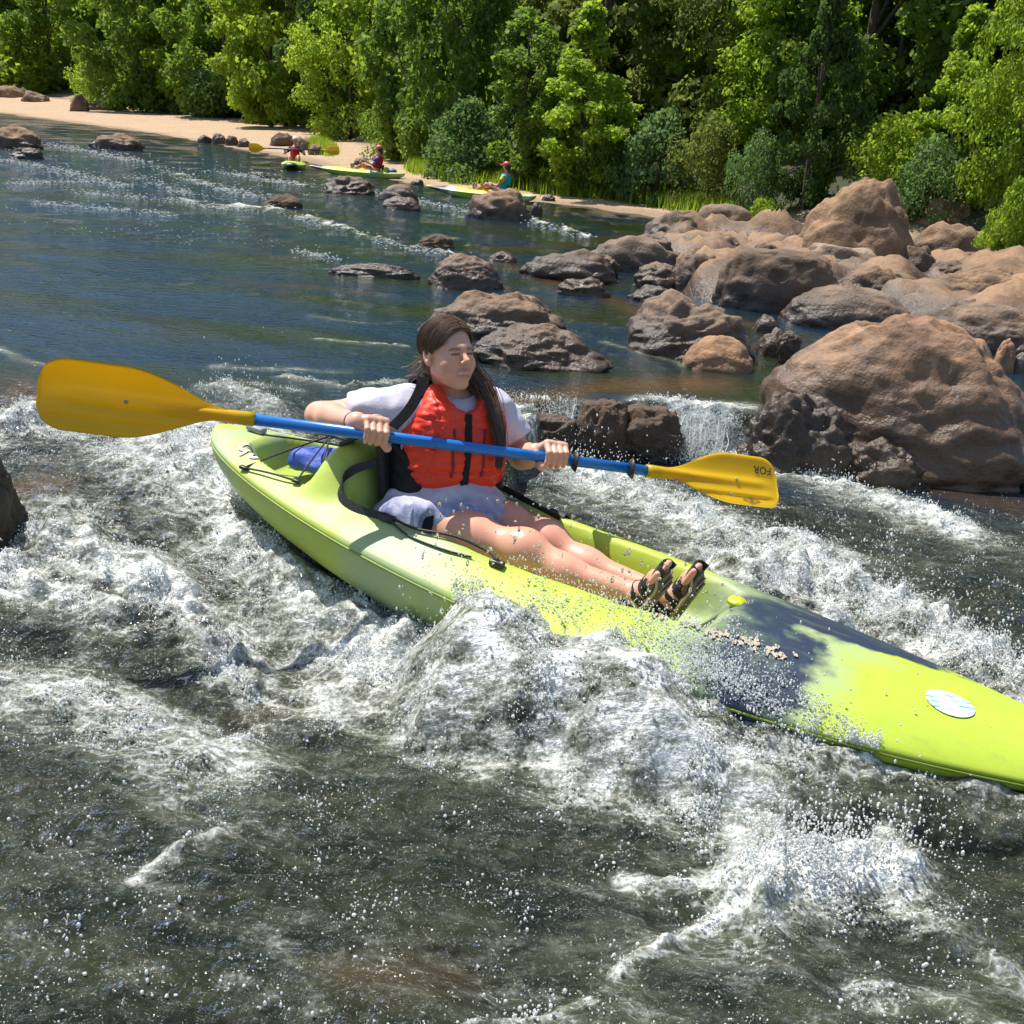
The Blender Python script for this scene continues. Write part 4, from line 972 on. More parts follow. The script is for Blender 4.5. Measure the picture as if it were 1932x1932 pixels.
def blade_mesh(Lb, W, flip=1):
    """blade in its own plane: x along from the neck outwards, y across, z thickness"""
    m, n = 46, 27; x = np.linspace(0, 1, m)
    def half(u, top):
        a = .017 / (W / 2) * (1 - sst(.0, .28, u)) + sst(.05, .62, u) ** (.82 if top else 1.0) * (1.0 if top else .93)
        tip = np.clip((u - .86) / .14, 0, 1); return a * (1 - (1 - np.sqrt(np.clip(1 - tip ** 2, 0, 1))) * .62)
    V = []
    for sgn in (1, -1):
        for u in x:
            y = np.linspace(-1, 1, n); Y = np.where(y > 0, y * half(np.array(u), True), y * half(np.array(u), False)) * W / 2
            rib = .015 * np.exp(-(Y / .016) ** 2) * sst(1.0, .80, u) * (1 - .35 * u)
            wedge = .007 * sst(.0, -.05, Y) * sst(-.055, -.048, Y) * sst(.1, .3, u) * sst(.97, .9, u)
            edge = .0025 + .0022 * (np.abs(y) > .93)
            z = sgn * edge * (1 - (np.abs(y) > .99)) + (rib if sgn > 0 else -rib * .55) + .02 * (Y / (W / 2)) ** 2 * flip * sst(0, .5, u) + (wedge if sgn > 0 else 0)
            V += [(u * Lb, a, b) for a, b in zip(Y, z)]
    V = np.array(V); i = np.arange(m - 1)[:, None] * n + np.arange(n - 1)[None, :]
    Q = np.stack([i, i + n, i + n + 1, i + 1], -1).reshape(-1, 4); F = [Q, Q[:, ::-1] + m * n]
    b = np.concatenate([np.arange(n), np.arange(1, m) * n + n - 1, (m - 1) * n + np.arange(n - 2, -1, -1), np.arange(m - 2, 0, -1) * n]); c = np.roll(b, -1)
    F.append(np.stack([b, b + m * n, c + m * n, c], 1)); return V, F
def on_shaft(px):                                   # point of the shaft seen at image column px
    s = (px - 70) / 1396.; iz = (1 - s) / 2.95 + s / 3.65; return PA + (PB - PA) * (s / 3.65 / iz)
paddle = empty("paddle", on_shaft(850), "long double-bladed paddle with a blue shaft and yellow blades in the big kayak paddler's hands", "paddle")
def ppart(name, V, F, mat, smooth=True, parent=paddle, label=None):
    o = obj(name, mesh(name, V, F, smooth), mat)
    par = parent; o.parent = par; o.matrix_parent_inverse = Matrix.Translation(par.location).inverted() if par is paddle else Matrix.Identity(4)
    if label: o["label"] = label
    return o
SH0, SH1 = on_shaft(476), on_shaft(1222)
ppart("shaft", *tube([SH0 - P_ax * .04, SH0 * .5 + SH1 * .5, SH1 + P_ax * .04], .0168, 20), M_BLUE)
def blade(end, neck, W, face, label):
    ax_ = nrm(end - neck); fz = nrm(face - ax_ * (face @ ax_)); fy = np.cross(fz, ax_)
    if fy @ p_up < 0 and True: fy = -fy
    Lb = np.linalg.norm(end - neck); V, F = blade_mesh(Lb, W)
    o = ppart("blade", xf(V, neck, ax_, fy, fz), F, M_YEL, label=label)
    sv, sf = tube([neck - ax_ * .005, neck + ax_ * .02, neck + ax_ * .14, neck + ax_ * .26], [.0205, .0205, .0165, .004], 16)
    k = ppart("socket", sv, sf, M_YEL); k.parent = o; k.matrix_parent_inverse = Matrix.Identity(4); k.location = (0, 0, 0)
    return o, ax_, fy, fz, Lb
camdir = lambda P: nrm(_O - P)
bl, _, bfy, bfz, bL = blade(PA, SH0, .205, nrm(camdir(PA) * .9 + p_up * -.10), "left blade seen from its shaded back")
br, bax, rfy, rfz, rL = blade(PB, SH1, .190, nrm(camdir(PB) * .75 + p_up * .42), "right blade with black lettering and a diamond mark")
# bolt dots
for (nk, ax_, fy, fz, L_, u, dy) in ((SH0, nrm(PA - SH0), bfy, bfz, bL, .60, .004), (SH1, bax, rfy, rfz, rL, .66, .003)):
    bm = bmesh.new(); bmesh.ops.create_uvsphere(bm, u_segments=10, v_segments=6, radius=.006); V = np.array([v.co[:] for v in bm.verts]); V[:, 2] *= .4; F = [np.array([[v.index for v in f.verts]]) for f in bm.faces]; bm.free()
    o = ppart("rivet", xf(V, nk + ax_ * L_ * u + fy * dy + fz * .0165, ax_, fy, fz), F, simple("rivet_metal", (.30, .26, .18), .5)); o.parent = bl if nk is SH0 else br; o.matrix_parent_inverse = Matrix.Identity(4)
# lettering: FOR, upside down, and a diamond
M_INK = simple("black_ink", (.03, .028, .02), .5)
def onblade(V, F, u, v, ang, mat, name):
    c, s_ = math.cos(ang), math.sin(ang); X = V[:, 0] * c - V[:, 1] * s_; Y = V[:, 0] * s_ + V[:, 1] * c
    yy = Y + v; zz = .0052 + .02 * (yy / .095) ** 2
    P = SH1 + (u * rL + X)[:, None] * bax + yy[:, None] * rfy + zz[:, None] * rfz
    o = ppart(name, P, F, mat, False); o.parent = br; o.matrix_parent_inverse = Matrix.Identity(4); return o
V, F = text_mesh("FOR", .034, 0, 1.05, .0006)
onblade(V, F, .885, .052, math.pi, M_INK, "lettering")
def ring(pts, w):
    P = np.array(pts, float); c = P.mean(0); I = c + (P - c) * (1 - w); n = len(P); V = np.vstack([np.c_[P, np.zeros(n)], np.c_[I, np.zeros(n)]])
    return V, [np.array([[k, (k + 1) % n, n + (k + 1) % n, n + k] for k in range(n)])]
V, F = ring([(-.034, 0), (0, .014), (.034, 0), (0, -.014)], .26); onblade(V, F, .76, -.066, -.02, simple("grey_ink", (.16, .12, .03), .5), "diamond_mark")
V, F = ring([(-.009, 0), (0, .006), (.009, 0), (0, -.006)], .9); onblade(V, F, .76, -.066, -.02, _MC["grey_ink"], "diamond_mark")
# drip rings
for px, tl in ((1083, .25), (1189, .55)):
    c = on_shaft(px); d = nrm(P_ax + p_up * .25 * tl + p_fr * .2); e1 = nrm(np.cross(d, p_up)); e2 = np.cross(d, e1)
    a = np.linspace(0, 2 * math.pi, 25)[:-1]; n = 24; prof = [(.016, -.004), (.024, -.005), (.034, .006), (.034, .008), (.024, -.001), (.016, .004)]
    V = np.concatenate([c + d * h + r * (np.cos(a)[:, None] * e1 + np.sin(a)[:, None] * e2) for r, h in prof]); m = len(prof)
    F = [np.array([[q * n + k, q * n + (k + 1) % n, ((q + 1) % m) * n + (k + 1) % n, ((q + 1) % m) * n + k] for q in range(m) for k in range(n)])]
    ppart("drip_ring", V, F, simple("black_rubber", (.02, .02, .022), .5))
# ================================================================== THE PADDLER IN THE BIG KAYAK
def skin_mat(name, base):
    s = NT(name); co = s.coord(); c = s.attr("tint", 0); n = s.noise(co, 14, 6, .65); n2 = s.noise(co, 220, 2)
    col = s.mix(1., c, s.mix(n, (.86 * base[0], .80 * base[1], .78 * base[2]), tuple(min(1, 1.07 * b) for b in base)), 'MULTIPLY')
    s.p(Base_Color=col, Roughness=.44, Normal=s.bump(n2, .10, .001))
    s.set(s.bsdf, 'Subsurface Weight', .12); s.set(s.bsdf, 'Specular IOR Level', .4); s.set(s.bsdf, 'Subsurface Radius', (.012, .005, .003)); s.set(s.bsdf, 'Subsurface Scale', .5)
    return s.m
M_SKIN = skin_mat("skin", (.70, .385, .27))
def rotz(a): c, s_ = math.cos(a), math.sin(a); return np.array([[c, -s_, 0], [s_, c, 0], [0, 0, 1.]])
# torso frame: x to the paddler's left, y forward, z up
TA = math.radians(29)
t_l = np.array([math.cos(TA), math.sin(TA), 0]); pelvis = pd(838, 968, 3.53); neckb = pd(850, 738, 3.46)
t_u = neckb - pelvis; t_u = t_u - t_l * (t_u @ t_l) * 0; TN = np.linalg.norm(t_u); t_u = t_u / TN
t_l = nrm(t_l - t_u * (t_l @ t_u)); t_f = -np.cross(t_l, t_u) if (np.cross(t_l, t_u) @ _f) > 0 else np.cross(t_l, t_u)
RT = np.stack([t_l, t_f, t_u], 1)                       # local -> world columns
def T2W(V): return pelvis + np.asarray(V, float) @ RT.T
def W2T(P): return (np.asarray(P, float) - pelvis) @ RT
KZ = TN / .42                                           # torso scale against a .42 m pelvis-to-neck model
shR, shL = T2W((-.158, -.005, TN - .055)), T2W((.158, -.005, TN - .055))
elR, elL = pd(601, 783, 3.46), pd(984, 862, 3.62)
hR, hL = on_shaft(706), on_shaft(1046)
wrR, wrL = hR + (p_up * .026 - p_fr * .022 - P_ax * .052), hL + (-p_up * .002 - p_fr * .048 - P_ax * .046)
hipR, hipL = pd(790, 985, 3.42), pd(880, 962, 3.56)
knR, knL = pd(990, 1038, 3.28), pd(1030, 1020, 3.42)
anR, anL = pd(1205, 1122, 3.16), pd(1268, 1128, 3.22)
person = empty("person", pelvis, "girl in red life vest and white t-shirt paddling the big kayak", "person")
def wpart(name, V, F, mat, smooth=True, parent=None, label=None):
    o = obj(name, mesh(name, V, F, smooth), mat)
    par = parent or person; o.parent = par
    o.matrix_parent_inverse = Matrix.Translation(person.location).inverted() if par is person else Matrix.Identity(4)
    if label: o["label"] = label
    return o
BODY = []                                               # (V, F, tint)
# ---- legs
def leg(h, k, a, fd, sgn):
    """thigh, knee, shin, foot; fd = heel-to-toe direction"""
    mid = h * .5 + k * .5; fr_ = nrm(np.cross(nrm(k - h), K_lat)); 
    if fr_[2] < 0: fr_ = -fr_
    calf = k * .66 + a * .34 - fr_ * .018; heel = a - fd * .05 - K_up * .02 + K_ax * .0
    ball = heel + fd * .155; toe = heel + fd * .215; top = nrm(np.cross(fd, K_lat)); top = top if top @ K_ax < 0 else -top
    g = [g_cap(h, mid, .077, .064), g_cap(mid, k, .064, .048), g_ell(k + fr_ * .007, (.045, .045, .045)), g_cap(k, calf, .044, .043), g_cap(calf, a, .043, .030)]
    g2 = [g_cap(a, heel + fd * .02, .034, .031), g_cap(heel + fd * .01, ball, .030, .026)]
    toes = [g_cap(ball + K_lat * o_, toe + K_lat * o_ * 1.15 - fd * abs(o_ + sgn * .012) * .55, .0115, .010) for o_ in np.linspace(-.034, .034, 5)]
    def f(p):
        d = g[0](p)
        for q in g[1:]: d = smin(d, q(p), .055)
        for q in g2: d = smin(d, q(p), .022)
        for q in toes: d = smin(d, q(p), .008)
        return d
    P = np.array([h, k, a, heel, toe]); V, F = surf(f, P.min(0) - .1, P.max(0) + .1, .0048)
    BODY.append((V, F, np.ones((len(V), 3)) * np.array([1.02, .93, .90])))
    return heel, ball, toe, top, f
fdR = nrm(K_up * .80 + K_ax * .34 - K_lat * .12); fdL = nrm(K_up * .82 + K_ax * .30 - K_lat * .05)
footR = leg(hipR, knR, anR, fdR, -1); footL = leg(hipL, knL, anL, fdL, 1)
# ---- arms
def arm(s_, e, w, hand):
    m1 = s_ * .45 + e * .55; fa = e * .68 + w * .32
    g = [g_cap(s_, m1, .050, .044), g_cap(m1, e, .044, .039), g_cap(e, fa, .038, .040), g_cap(fa, w, .040, .0255), g_cap(w, w * .4 + hand * .6, .0255, .024)]
    def f(p):
        d = g[0](p)
        for q in g[1:]: d = smin(d, q(p), .022)
        return d
    P = np.array([s_, e, w]); V, F = surf(f, P.min(0) - .07, P.max(0) + .07, .0042)
    # stay inside the hand near the wrist end
    BODY.append((V, F, np.ones((len(V), 3))))
arm(shR, elR, wrR, hR); arm(shL, elL, wrL, hL)
# ---- hands closed round the shaft
def hand(c, w, toward, a0, thumb_a):
    """c: grip centre on the shaft, toward: +1 when the thumb side points along P_ax; a0: angle of the knuckles"""
    ax_ = P_ax * toward; sr = .0168
    def rad(a, r, s_): return c + ax_ * s_ + r * (math.cos(a) * p_fr + math.sin(a) * p_up)
    g = []; kn = []
    for i, (off, ln, th) in enumerate(((.031, 1., .0098), (.0105, 1.06, .0100), (-.010, 1., .0096), (-.029, .84, .0086))):
        a1 = a0 - (.08 if i in (0, 3) else 0); K = rad(a1, sr + .026, off); kn.append(K)
        pip = rad(a1 - 1.15 * ln, sr + .0175, off * .96); dip = rad(a1 - 2.15 * ln, sr + .0095, off * .93); tip = rad(a1 - 3.0 * ln, sr + .008, off * .9)
        g.append([g_cap(K, pip, th * 1.12, th), g_cap(pip, dip, th, th * .92), g_cap(dip, tip, th * .92, th * .8), g_ell(K, (th * 1.2,) * 3)])
    kn = np.array(kn); pc = kn.mean(0)
    pal = [g_cap(kn[0] * .85 + pc * .15, w + ax_ * .010, .0135, .018), g_cap(kn[1], w + ax_ * .004, .0135, .018), g_cap(kn[2], w - ax_ * .004, .013, .018), g_cap(kn[3] * .9 + pc * .1, w - ax_ * .010, .0125, .017)]
    tb = w * .55 + pc * .45 + ax_ * .024 - (math.cos(a0) * p_fr + math.sin(a0) * p_up) * .016
    t1 = rad(thumb_a + 1.0, sr + .016, .042); t2 = rad(thumb_a, sr + .0115, .046); t3 = rad(thumb_a - .75, sr + .010, .034)
    th_ = [g_cap(tb, t1, .0155, .0125), g_cap(t1, t2, .0122, .0108), g_cap(t2, t3, .0108, .0088)]
    def f(p):
        d = pal[0](p)
        for q in pal[1:]: d = smin(d, q(p), .012)
        for fg in g:
            e = fg[0](p)
            for q in fg[1:]: e = smin(e, q(p), .004)
            d = smin(d, e, .0035)
        e = th_[0](p)
        for q in th_[1:]: e = smin(e, q(p), .006)
        d = smin(d, e, .006)
        q = p - c; q = q - np.outer(q @ ax_, ax_)
        return smax(d, (sr + .0006) - np.sqrt((q ** 2).sum(-1)), .002)
    V, F = surf(f, np.minimum(c, w) - .075, np.maximum(c, w) + .075, .0021)
    tint = np.ones((len(V), 3)); dk_ = np.min([np.linalg.norm(V - k, axis=1) for k in kn], axis=0)
    tint *= 1 - .10 * np.exp(-(dk_ / .008) ** 2)[:, None] * np.array([.3, 1, 1])
    BODY.append((V, F, tint))
hand(hR, wrR, 1, 1.75, -2.2)
hand(hL, wrL, -1, 1.95, -2.0)
# ---- torso under the clothes, and the neck
def torso(p, e=0.):
    g = [g_ell((0, -.005, .02), (.165 + e, .12 + e, .11 + e)), g_ell((0, 0, .15), (.138 + e, .105 + e, .13 + e)), g_ell((0, -.005, TN - .15), (.150 + e, .108 + e, .15 + e)),
         g_cap((-.125, -.012, TN - .055), (.125, -.012, TN - .055), .058 + e), g_cap((0, -.018, TN - .06), (0, -.005, TN - .0), .075 + e, .052 + e)]
    d = g[0](p)
    for q in g[1:]: d = smin(d, q(p), .05)
    return d
# ---- head
HA, HPIT = math.radians(38), math.radians(11)
h_f = nrm(rotz(0) @ np.array([math.sin(HA) * math.cos(HPIT), -math.cos(HA) * math.cos(HPIT), math.sin(HPIT)])); h_l = nrm(np.array([math.cos(HA), math.sin(HA), -.02])); h_l = nrm(h_l - h_f * (h_l @ h_f)); h_u = np.cross(h_l, h_f)
if h_u[2] < 0: h_u = -h_u
HC = pd(845, 668, 3.36); HS = .905
RH = np.stack([h_l, h_f, h_u], 1)
def H2W(V): return HC + HS * np.asarray(V, float) @ RH.T
def W2H(P): return (np.asarray(P, float) - HC) @ RH / HS
nk = W2H(T2W((0, -.005, TN - .02)))
def head(p):
    sx = p.copy(); sx[:, 0] = np.abs(sx[:, 0])
    d = g_ell((0, -.012, .035), (.073, .094, .085))(p)
    d = smin(d, g_ell((0, .030, -.022), (.063, .062, .088))(p), .03)
    d = smin(d, g_cap((.046, .004, -.052), (.012, .066, -.096), .022, .018)(sx), .026)
    d = smin(d, g_ell((0, .072, -.099), (.020, .017, .016))(p), .016)
    d = smin(d, g_ell((.036, .056, -.034), (.031, .030, .031))(sx), .022)
    d = smin(d, g_cap((0, .087, .020), (.036, .073, .022), .010, .009)(sx), .018)
    d = smax(d, -g_ell((.031, .101, .002), (.020, .015, .0120))(sx), .012)
    d = smin(d, g_ell((.031, .079, .001), (.0145, .0125, .0125))(sx), .003)
    d = smin(d, g_cap((.019, .0925, .0065), (.043, .084, .0055), .0042, .0036)(sx), .004)          # upper lid, squinting
    d = smin(d, g_cap((.020, .091, -.0055), (.042, .083, -.0055), .0042, .0036)(sx), .005)
    d = smin(d, g_cap((0, .090, .006), (0, .115, -.022), .0075, .0105)(p), .014)
    d = smin(d, g_ell((.011, .101, -.028), (.0082, .010, .0070))(sx), .007)
    d = smax(d, -g_ell((.006, .107, -.0355), (.0035, .004, .003))(sx), .003)
    # mouth pulled wide, teeth just showing
    d = smin(d, g_ell((0, .074, -.064), (.034, .024, .022))(p), .012)
    d = smin(d, g_cap((0, .0985, -.0545), (.027, .087, -.0530), .0048, .0036)(sx), .005)
    d = smin(d, g_cap((0, .0965, -.0705), (.026, .086, -.0655), .0056, .0040)(sx), .005)
    d = smax(d, -g_cap((0, .101, -.0625), (.027, .090, -.0590), .0038, .0028)(sx), .002)
    d = smin(d, g_ell((.0, .088, -.062), (.022, .0085, .006))(p), .001)                           # teeth
    d = smin(d, g_cap((.030, .080, -.048), (.036, .066, -.074), .006, .006)(sx), .014)             # smile fold
    # ears
    ear = smax(g_ell((.077, -.008, .000), (.011, .021, .033))(sx), -g_ell((.088, -.002, .002), (.009, .012, .021))(sx), .004)
    ear = smin(ear, g_ell((.076, .0, -.027), (.008, .010, .010))(sx), .008)
    d = smin(d, ear, .007)
    d = smin(d, g_cap((0, -.022, -.06), nk, .050, .056)(p), .022)
    return d
V, F = surf(head, (-.1, -.13, min(nk[2] - .03, -.16)), (.1, .13, .13), .0026)
tint = np.ones((len(V), 3)); ax_, ay, az = np.abs(V[:, 0]), V[:, 1], V[:, 2]
def blob(x, y, z, r): return np.exp(-(((ax_ - x) / r[0]) ** 2 + ((ay - y) / r[1]) ** 2 + ((az - z) / r[2]) ** 2))
def paint(m, c):
    global tint; tint = tint * (1 - m[:, None]) + np.array(c) * m[:, None]
paint(.38 * blob(.040, .07, -.030, (.022, .03, .020)), (1.05, .74, .70)); paint(.30 * blob(0, .11, -.026, (.012, .02, .012)), (1.05, .75, .70))
lips = np.clip(1.6 * np.exp(-((az + .0545 + .0) / .0045) ** 2) + 1.6 * np.exp(-((az + .0705) / .0052) ** 2), 0, 1) * (ay > .08) * sst(.031, .024, ax_); paint(lips * .65, (.80, .44, .42))
paint(np.clip(1.5 * np.exp(-((az + .0622) / .0030) ** 2), 0, 1) * (ay > .078) * (ay < .0975) * sst(.026, .021, ax_), (1.05, 1.45, 1.75))
brow = np.exp(-((az - .0185 - .10 * (ax_ - .02) + .45 * np.maximum(ax_ - .034, 0)) / .0036) ** 2) * sst(.008, .016, ax_) * sst(.052, .042, ax_) * (ay > .05); paint(brow * .9, (.22, .21, .20))
slit = np.exp(-((az - .0004) / .0036) ** 2) * sst(.014, .019, ax_) * sst(.046, .041, ax_) * (ay > .07); paint(slit * .97, (.035, .035, .035)); white_ = np.exp(-((az + .0004) / .0014) ** 2) * (sst(.019, .022, ax_) * sst(.027, .025, ax_) + sst(.035, .037, ax_) * sst(.043, .040, ax_)) * (ay > .07); paint(np.clip(white_, 0, 1) * .7, (.75, 1.2, 1.5))
lash = np.exp(-((az - .0032) / .0015) ** 2) * sst(.014, .018, ax_) * sst(.048, .043, ax_) * (ay > .07); paint(lash * .8, (.2, .2, .2))
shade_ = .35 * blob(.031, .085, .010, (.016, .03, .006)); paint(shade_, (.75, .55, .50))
BODY.append((H2W(V), F, tint))
V, F = surf(lambda p: torso(p), (-.24, -.17, -.13), (.24, .17, TN + .02), .010); BODY.append((T2W(V), F, np.ones((len(V), 3))))
bv, bf = join([(v, f) for v, f, _ in BODY]); me = mesh("body", bv, bf); cattr(me, "tint", np.concatenate([t for _, _, t in BODY]))
body = obj("body", me, M_SKIN); body.parent = person; body.matrix_parent_inverse = Matrix.Translation(person.location).inverted()

# ---- hair
M_HAIR = NT("brown_hair"); co = M_HAIR.coord(); nh = M_HAIR.noise(co, 26, 4)
M_HAIR.p(Base_Color=M_HAIR.mix(M_HAIR.attr("tone", 2), (.040, .022, .013), (.26, .145, .08)), Roughness=.38); M_HAIR.set(M_HAIR.bsdf, 'Specular IOR Level', .55); M_HAIR = M_HAIR.m
def hairline(p):                                        # positive on the face side; lower on the near temple
    lx = p[:, 0]; sx = np.abs(lx - .012)
    lim = .077 - 7.5 * sx ** 2          # lowest hair height at the front
    return np.minimum(lim - p[:, 2], (p[:, 1] - .012 - .20 * np.maximum(0, p[:, 2])) * 1.0)
def cap(p): return g_ell((0, -.016, .038), (.086, .106, .090))(p)
EAR = g_ell((-.088, .010, -.024), (.03, .026, .030))
def hair(p):
    d = cap(p) + .0035 * noise3(np.stack([p[:, 0] * 26, p[:, 1] * 26, p[:, 2] * 26], 1), 8)
    d = smin(d, g_ell((0, -.06, -.03), (.068, .05, .078))(p), .03)
    d = smax(d, hairline(p), .005); d = smax(d, -EAR(p), .008)
    d = smax(d, -g_cap((.012, .10, .10), (.014, -.06, .150), .009, .004)(p), .006)
    return d
V, F = surf(hair, (-.11, -.14, -.12), (.11, .12, .145), .003)
hparts = [(H2W(V), F)]; htone = [np.clip(.22 + .25 * noise3(V * np.array([30, 60, 60]), 3), 0, 1)]
rs = np.random.RandomState(11)
fall = [H2W((.066, .0, .02)), H2W((.078, .0, -.05)), pd(914, 735, 3.42), pd(933, 785, 3.39), pd(945, 835, 3.38), pd(941, 880, 3.38)]
fs = [g_cap(fall[i], fall[i + 1], r0, r1) for i, (r0, r1) in enumerate(((.020, .022), (.022, .023), (.023, .018), (.018, .010), (.010, .002)))]
def ffall(p):
    d = fs[0](p)
    for q in fs[1:]: d = smin(d, q(p), .02)
    return d + .004 * noise3(p * np.array([60, 60, 12]), 2)
fa = np.array(fall); V, F = surf(ffall, fa.min(0) - .05, fa.max(0) + .05, .005); hparts.append((V, F)); htone.append(np.full(len(V), .04))
for k in range(420):
    o = rs.normal(size=3) * .0112; n = 12; P = spline(fa + o * np.array([.8, 1.1, 1.1, .9, .6, .3])[:, None] + rs.normal(size=(6, 3)) * .0026, n)
    hparts.append(tube(P, np.linspace(.0015, .0007, n) * rs.uniform(.7, 1.3), 4, False)); htone.append(np.full(n * 4, rs.uniform(0, .55)))
def on_cap(q, lift):
    c = np.array([0, -.016, .038]); r = np.array([.086, .106, .090]) + lift; d = (q - c) / r; return c + d / np.linalg.norm(d) * r
for k in range(1500):
    side = -1 if rs.uniform() < .74 else 1; u = rs.uniform(0, 1); y0 = .17 - .26 * u; lift = rs.uniform(-.001, .0035); P = []
    yend = y0 - .02 - .085 * (1 - u) * rs.uniform(.7, 1.2); n = 14; amax = math.pi * .5 + rs.uniform(.1, .55)
    for t in np.linspace(0, 1, n):
        y = y0 + (yend - y0) * t ** 1.5; ang = (t ** .9) * amax; P.append(on_cap(np.array([.012 + side * (.004 + math.sin(min(ang, 1.7)) * .088), y, .04 + .1 * math.cos(ang)]), lift))
    P = np.array(P) + rs.normal(size=3) * .0006
    ok = ~((hairline(P) > .006) | (EAR(P) < 0)); m = n if ok.all() else int(np.argmin(ok)); P = P[:m]
    if len(P) < 4: continue
    hparts.append(tube(H2W(P), np.linspace(.0012, .0007, len(P)), 3, False)); tn = np.clip(rs.uniform(0, 1.) ** 1.2, 0, 1); htone.append(np.full(len(P) * 3, tn))
for k in range(26):                                     # flyaway ends at the nape
    a = rs.uniform(-1, 1); q = np.array([-.055 + .02 * a, -.05 + .02 * rs.normal(), -.03 + .02 * rs.normal()]); P = [q, q + (-.018, -.02, -.012 + .012 * rs.normal()), q + (-.034 + .01 * rs.normal(), -.036, -.022 + .02 * rs.normal())]
    hparts.append(tube(H2W(spline(P, 8)), np.linspace(.0016, .0006, 8), 4, False)); htone.append(np.full(32, rs.uniform(.4, 1)))
hv, hf = join(hparts); me = mesh("hair", hv, hf); fattr(me, "tone", np.concatenate(htone)); ho = obj("hair", me, M_HAIR); ho.parent = person; ho.matrix_parent_inverse = Matrix.Translation(person.location).inverted()

# ---- clothes
def cloth_mat(name, col, rough=.85, trans=.0, wr=.25):
    s = NT(name); co = s.coord(); n = s.noise(co, 14, 4); w = s.noise(co, 700, 2)
    s.set(s.bsdf, 'Specular IOR Level', .2)
    s.p(Base_Color=s.mix(n, tuple(c * .94 for c in col), col), Roughness=rough, Normal=s.bump(w, .12, .001, s.bump(n, wr, .01)))
    return s.m
M_TEE = cloth_mat("white_cotton", (.56, .545, .63)); M_SHORT = cloth_mat("black_shorts", (.015, .015, .022))
hr_, hl_, kr_, kl_ = W2T(hipR), W2T(hipL), W2T(knR), W2T(knL)
def tee(p):
    d = torso(p, .016)
    eR, eL = W2T(elR), W2T(elL); sR, sL = W2T(shR), W2T(shL)
    for s_, e, fr_ in ((sR, eR, .60), (sL, eL, .60)):
        c = s_ + (e - s_) * fr_; a = nrm(e - s_)
        sl = g_cap(s_, s_ + (e - s_) * .75, .066, .070)(p) + .005 * noise3(p * np.array([16, 16, 16]), 5)
        sl = smax(sl, (p - c) @ a, .004); d = smin(d, sl, .035)
    sk = smin(g_ell((0, .02, -.02), (.208, .16, .175))(p), g_ell((.01, .085, .01), (.175, .125, .095))(p), .04); sk = smax(sk, -(p[:, 2] + .10 - .25 * np.maximum(0, p[:, 1])), .008)
    for h, k in ((hr_, kr_), (hl_, kl_)):
        a = nrm(k - h); sk = smin(sk, smax(g_cap(h - a * .04, h + a * .12, .103, .098)(p), (p - h - a * .055) @ a, .006), .03)
    fold = .010 * noise3(np.stack([p[:, 0] * 9 + p[:, 2] * 10, p[:, 1] * 9, p[:, 2] * 26], 1), 6) + .006 * noise3(p * np.array([30, 30, 14]), 7)
    d = smin(d, sk, .03) + fold * sst(.14, .04, p[:, 2]) + .009 * noise3(np.stack([p[:, 0] * 8, p[:, 1] * 16, p[:, 2] * 20], 1), 9) + .004 * noise3(p * np.array([34, 20, 20]), 10)
    q = p - np.array([0, .03, TN - .005]); d = smax(d, -g_ell((0, .02, TN + .005), (.066, .075, .03))(p), .006)
    return d
lo = np.minimum(W2T(elR), W2T(elL)); hi = np.maximum(W2T(elR), W2T(elL))
V, F = surf(tee, (min(-.27, lo[0] * 1.0), min(-.2, lo[1] * 1.0) - .06, -.20), (max(.27, hi[0] + .02), .32, TN + .06), .006); s = NT("wet_shaded_cotton"); co = s.coord(); n = s.noise(co, 16, 5, .6); wv = s.attr("wet", 2)
wc = s.mix(s.sstep(n, .35, .65), (.17, .19, .33), (.40, .41, .55)); s.set(s.bsdf, 'Specular IOR Level', .3)  # wet hem, with the shade below the vest painted into its blue-grey
s.p(Base_Color=s.mix(wv, s.mix(n, (.53, .515, .60), (.58, .565, .65)), wc), Roughness=s.math('SUBTRACT', .85, s.math('MULTIPLY', wv, .4)), Normal=s.bump(s.noise(co, 700, 2), .1, .001, s.bump(n, .5, .012)))
tw = wpart("t_shirt", T2W(V), F, s.m); fattr(tw.data, "wet", sst(.10, .045, V[:, 2] + .02 * noise3(V * 18, 3)))
hr, hl, kr, kl = W2T(hipR), W2T(hipL), W2T(knR), W2T(knL)
def shorts(p):
    d = torso(p, .003)
    for h, k in ((hr, kr), (hl, kl)):
        a = nrm(k - h); e = g_cap(h - a * .03, h + a * .2, .088, .083)(p); d = smin(d, smax(e, (p - h - a * .085) @ a, .004), .03)
    return smax(d, p[:, 2] - .06, .01)
V, F = surf(shorts, (-.3, -.2, -.16), (.3, .28, .1), .007); wpart("shorts", T2W(V), F, M_SHORT)
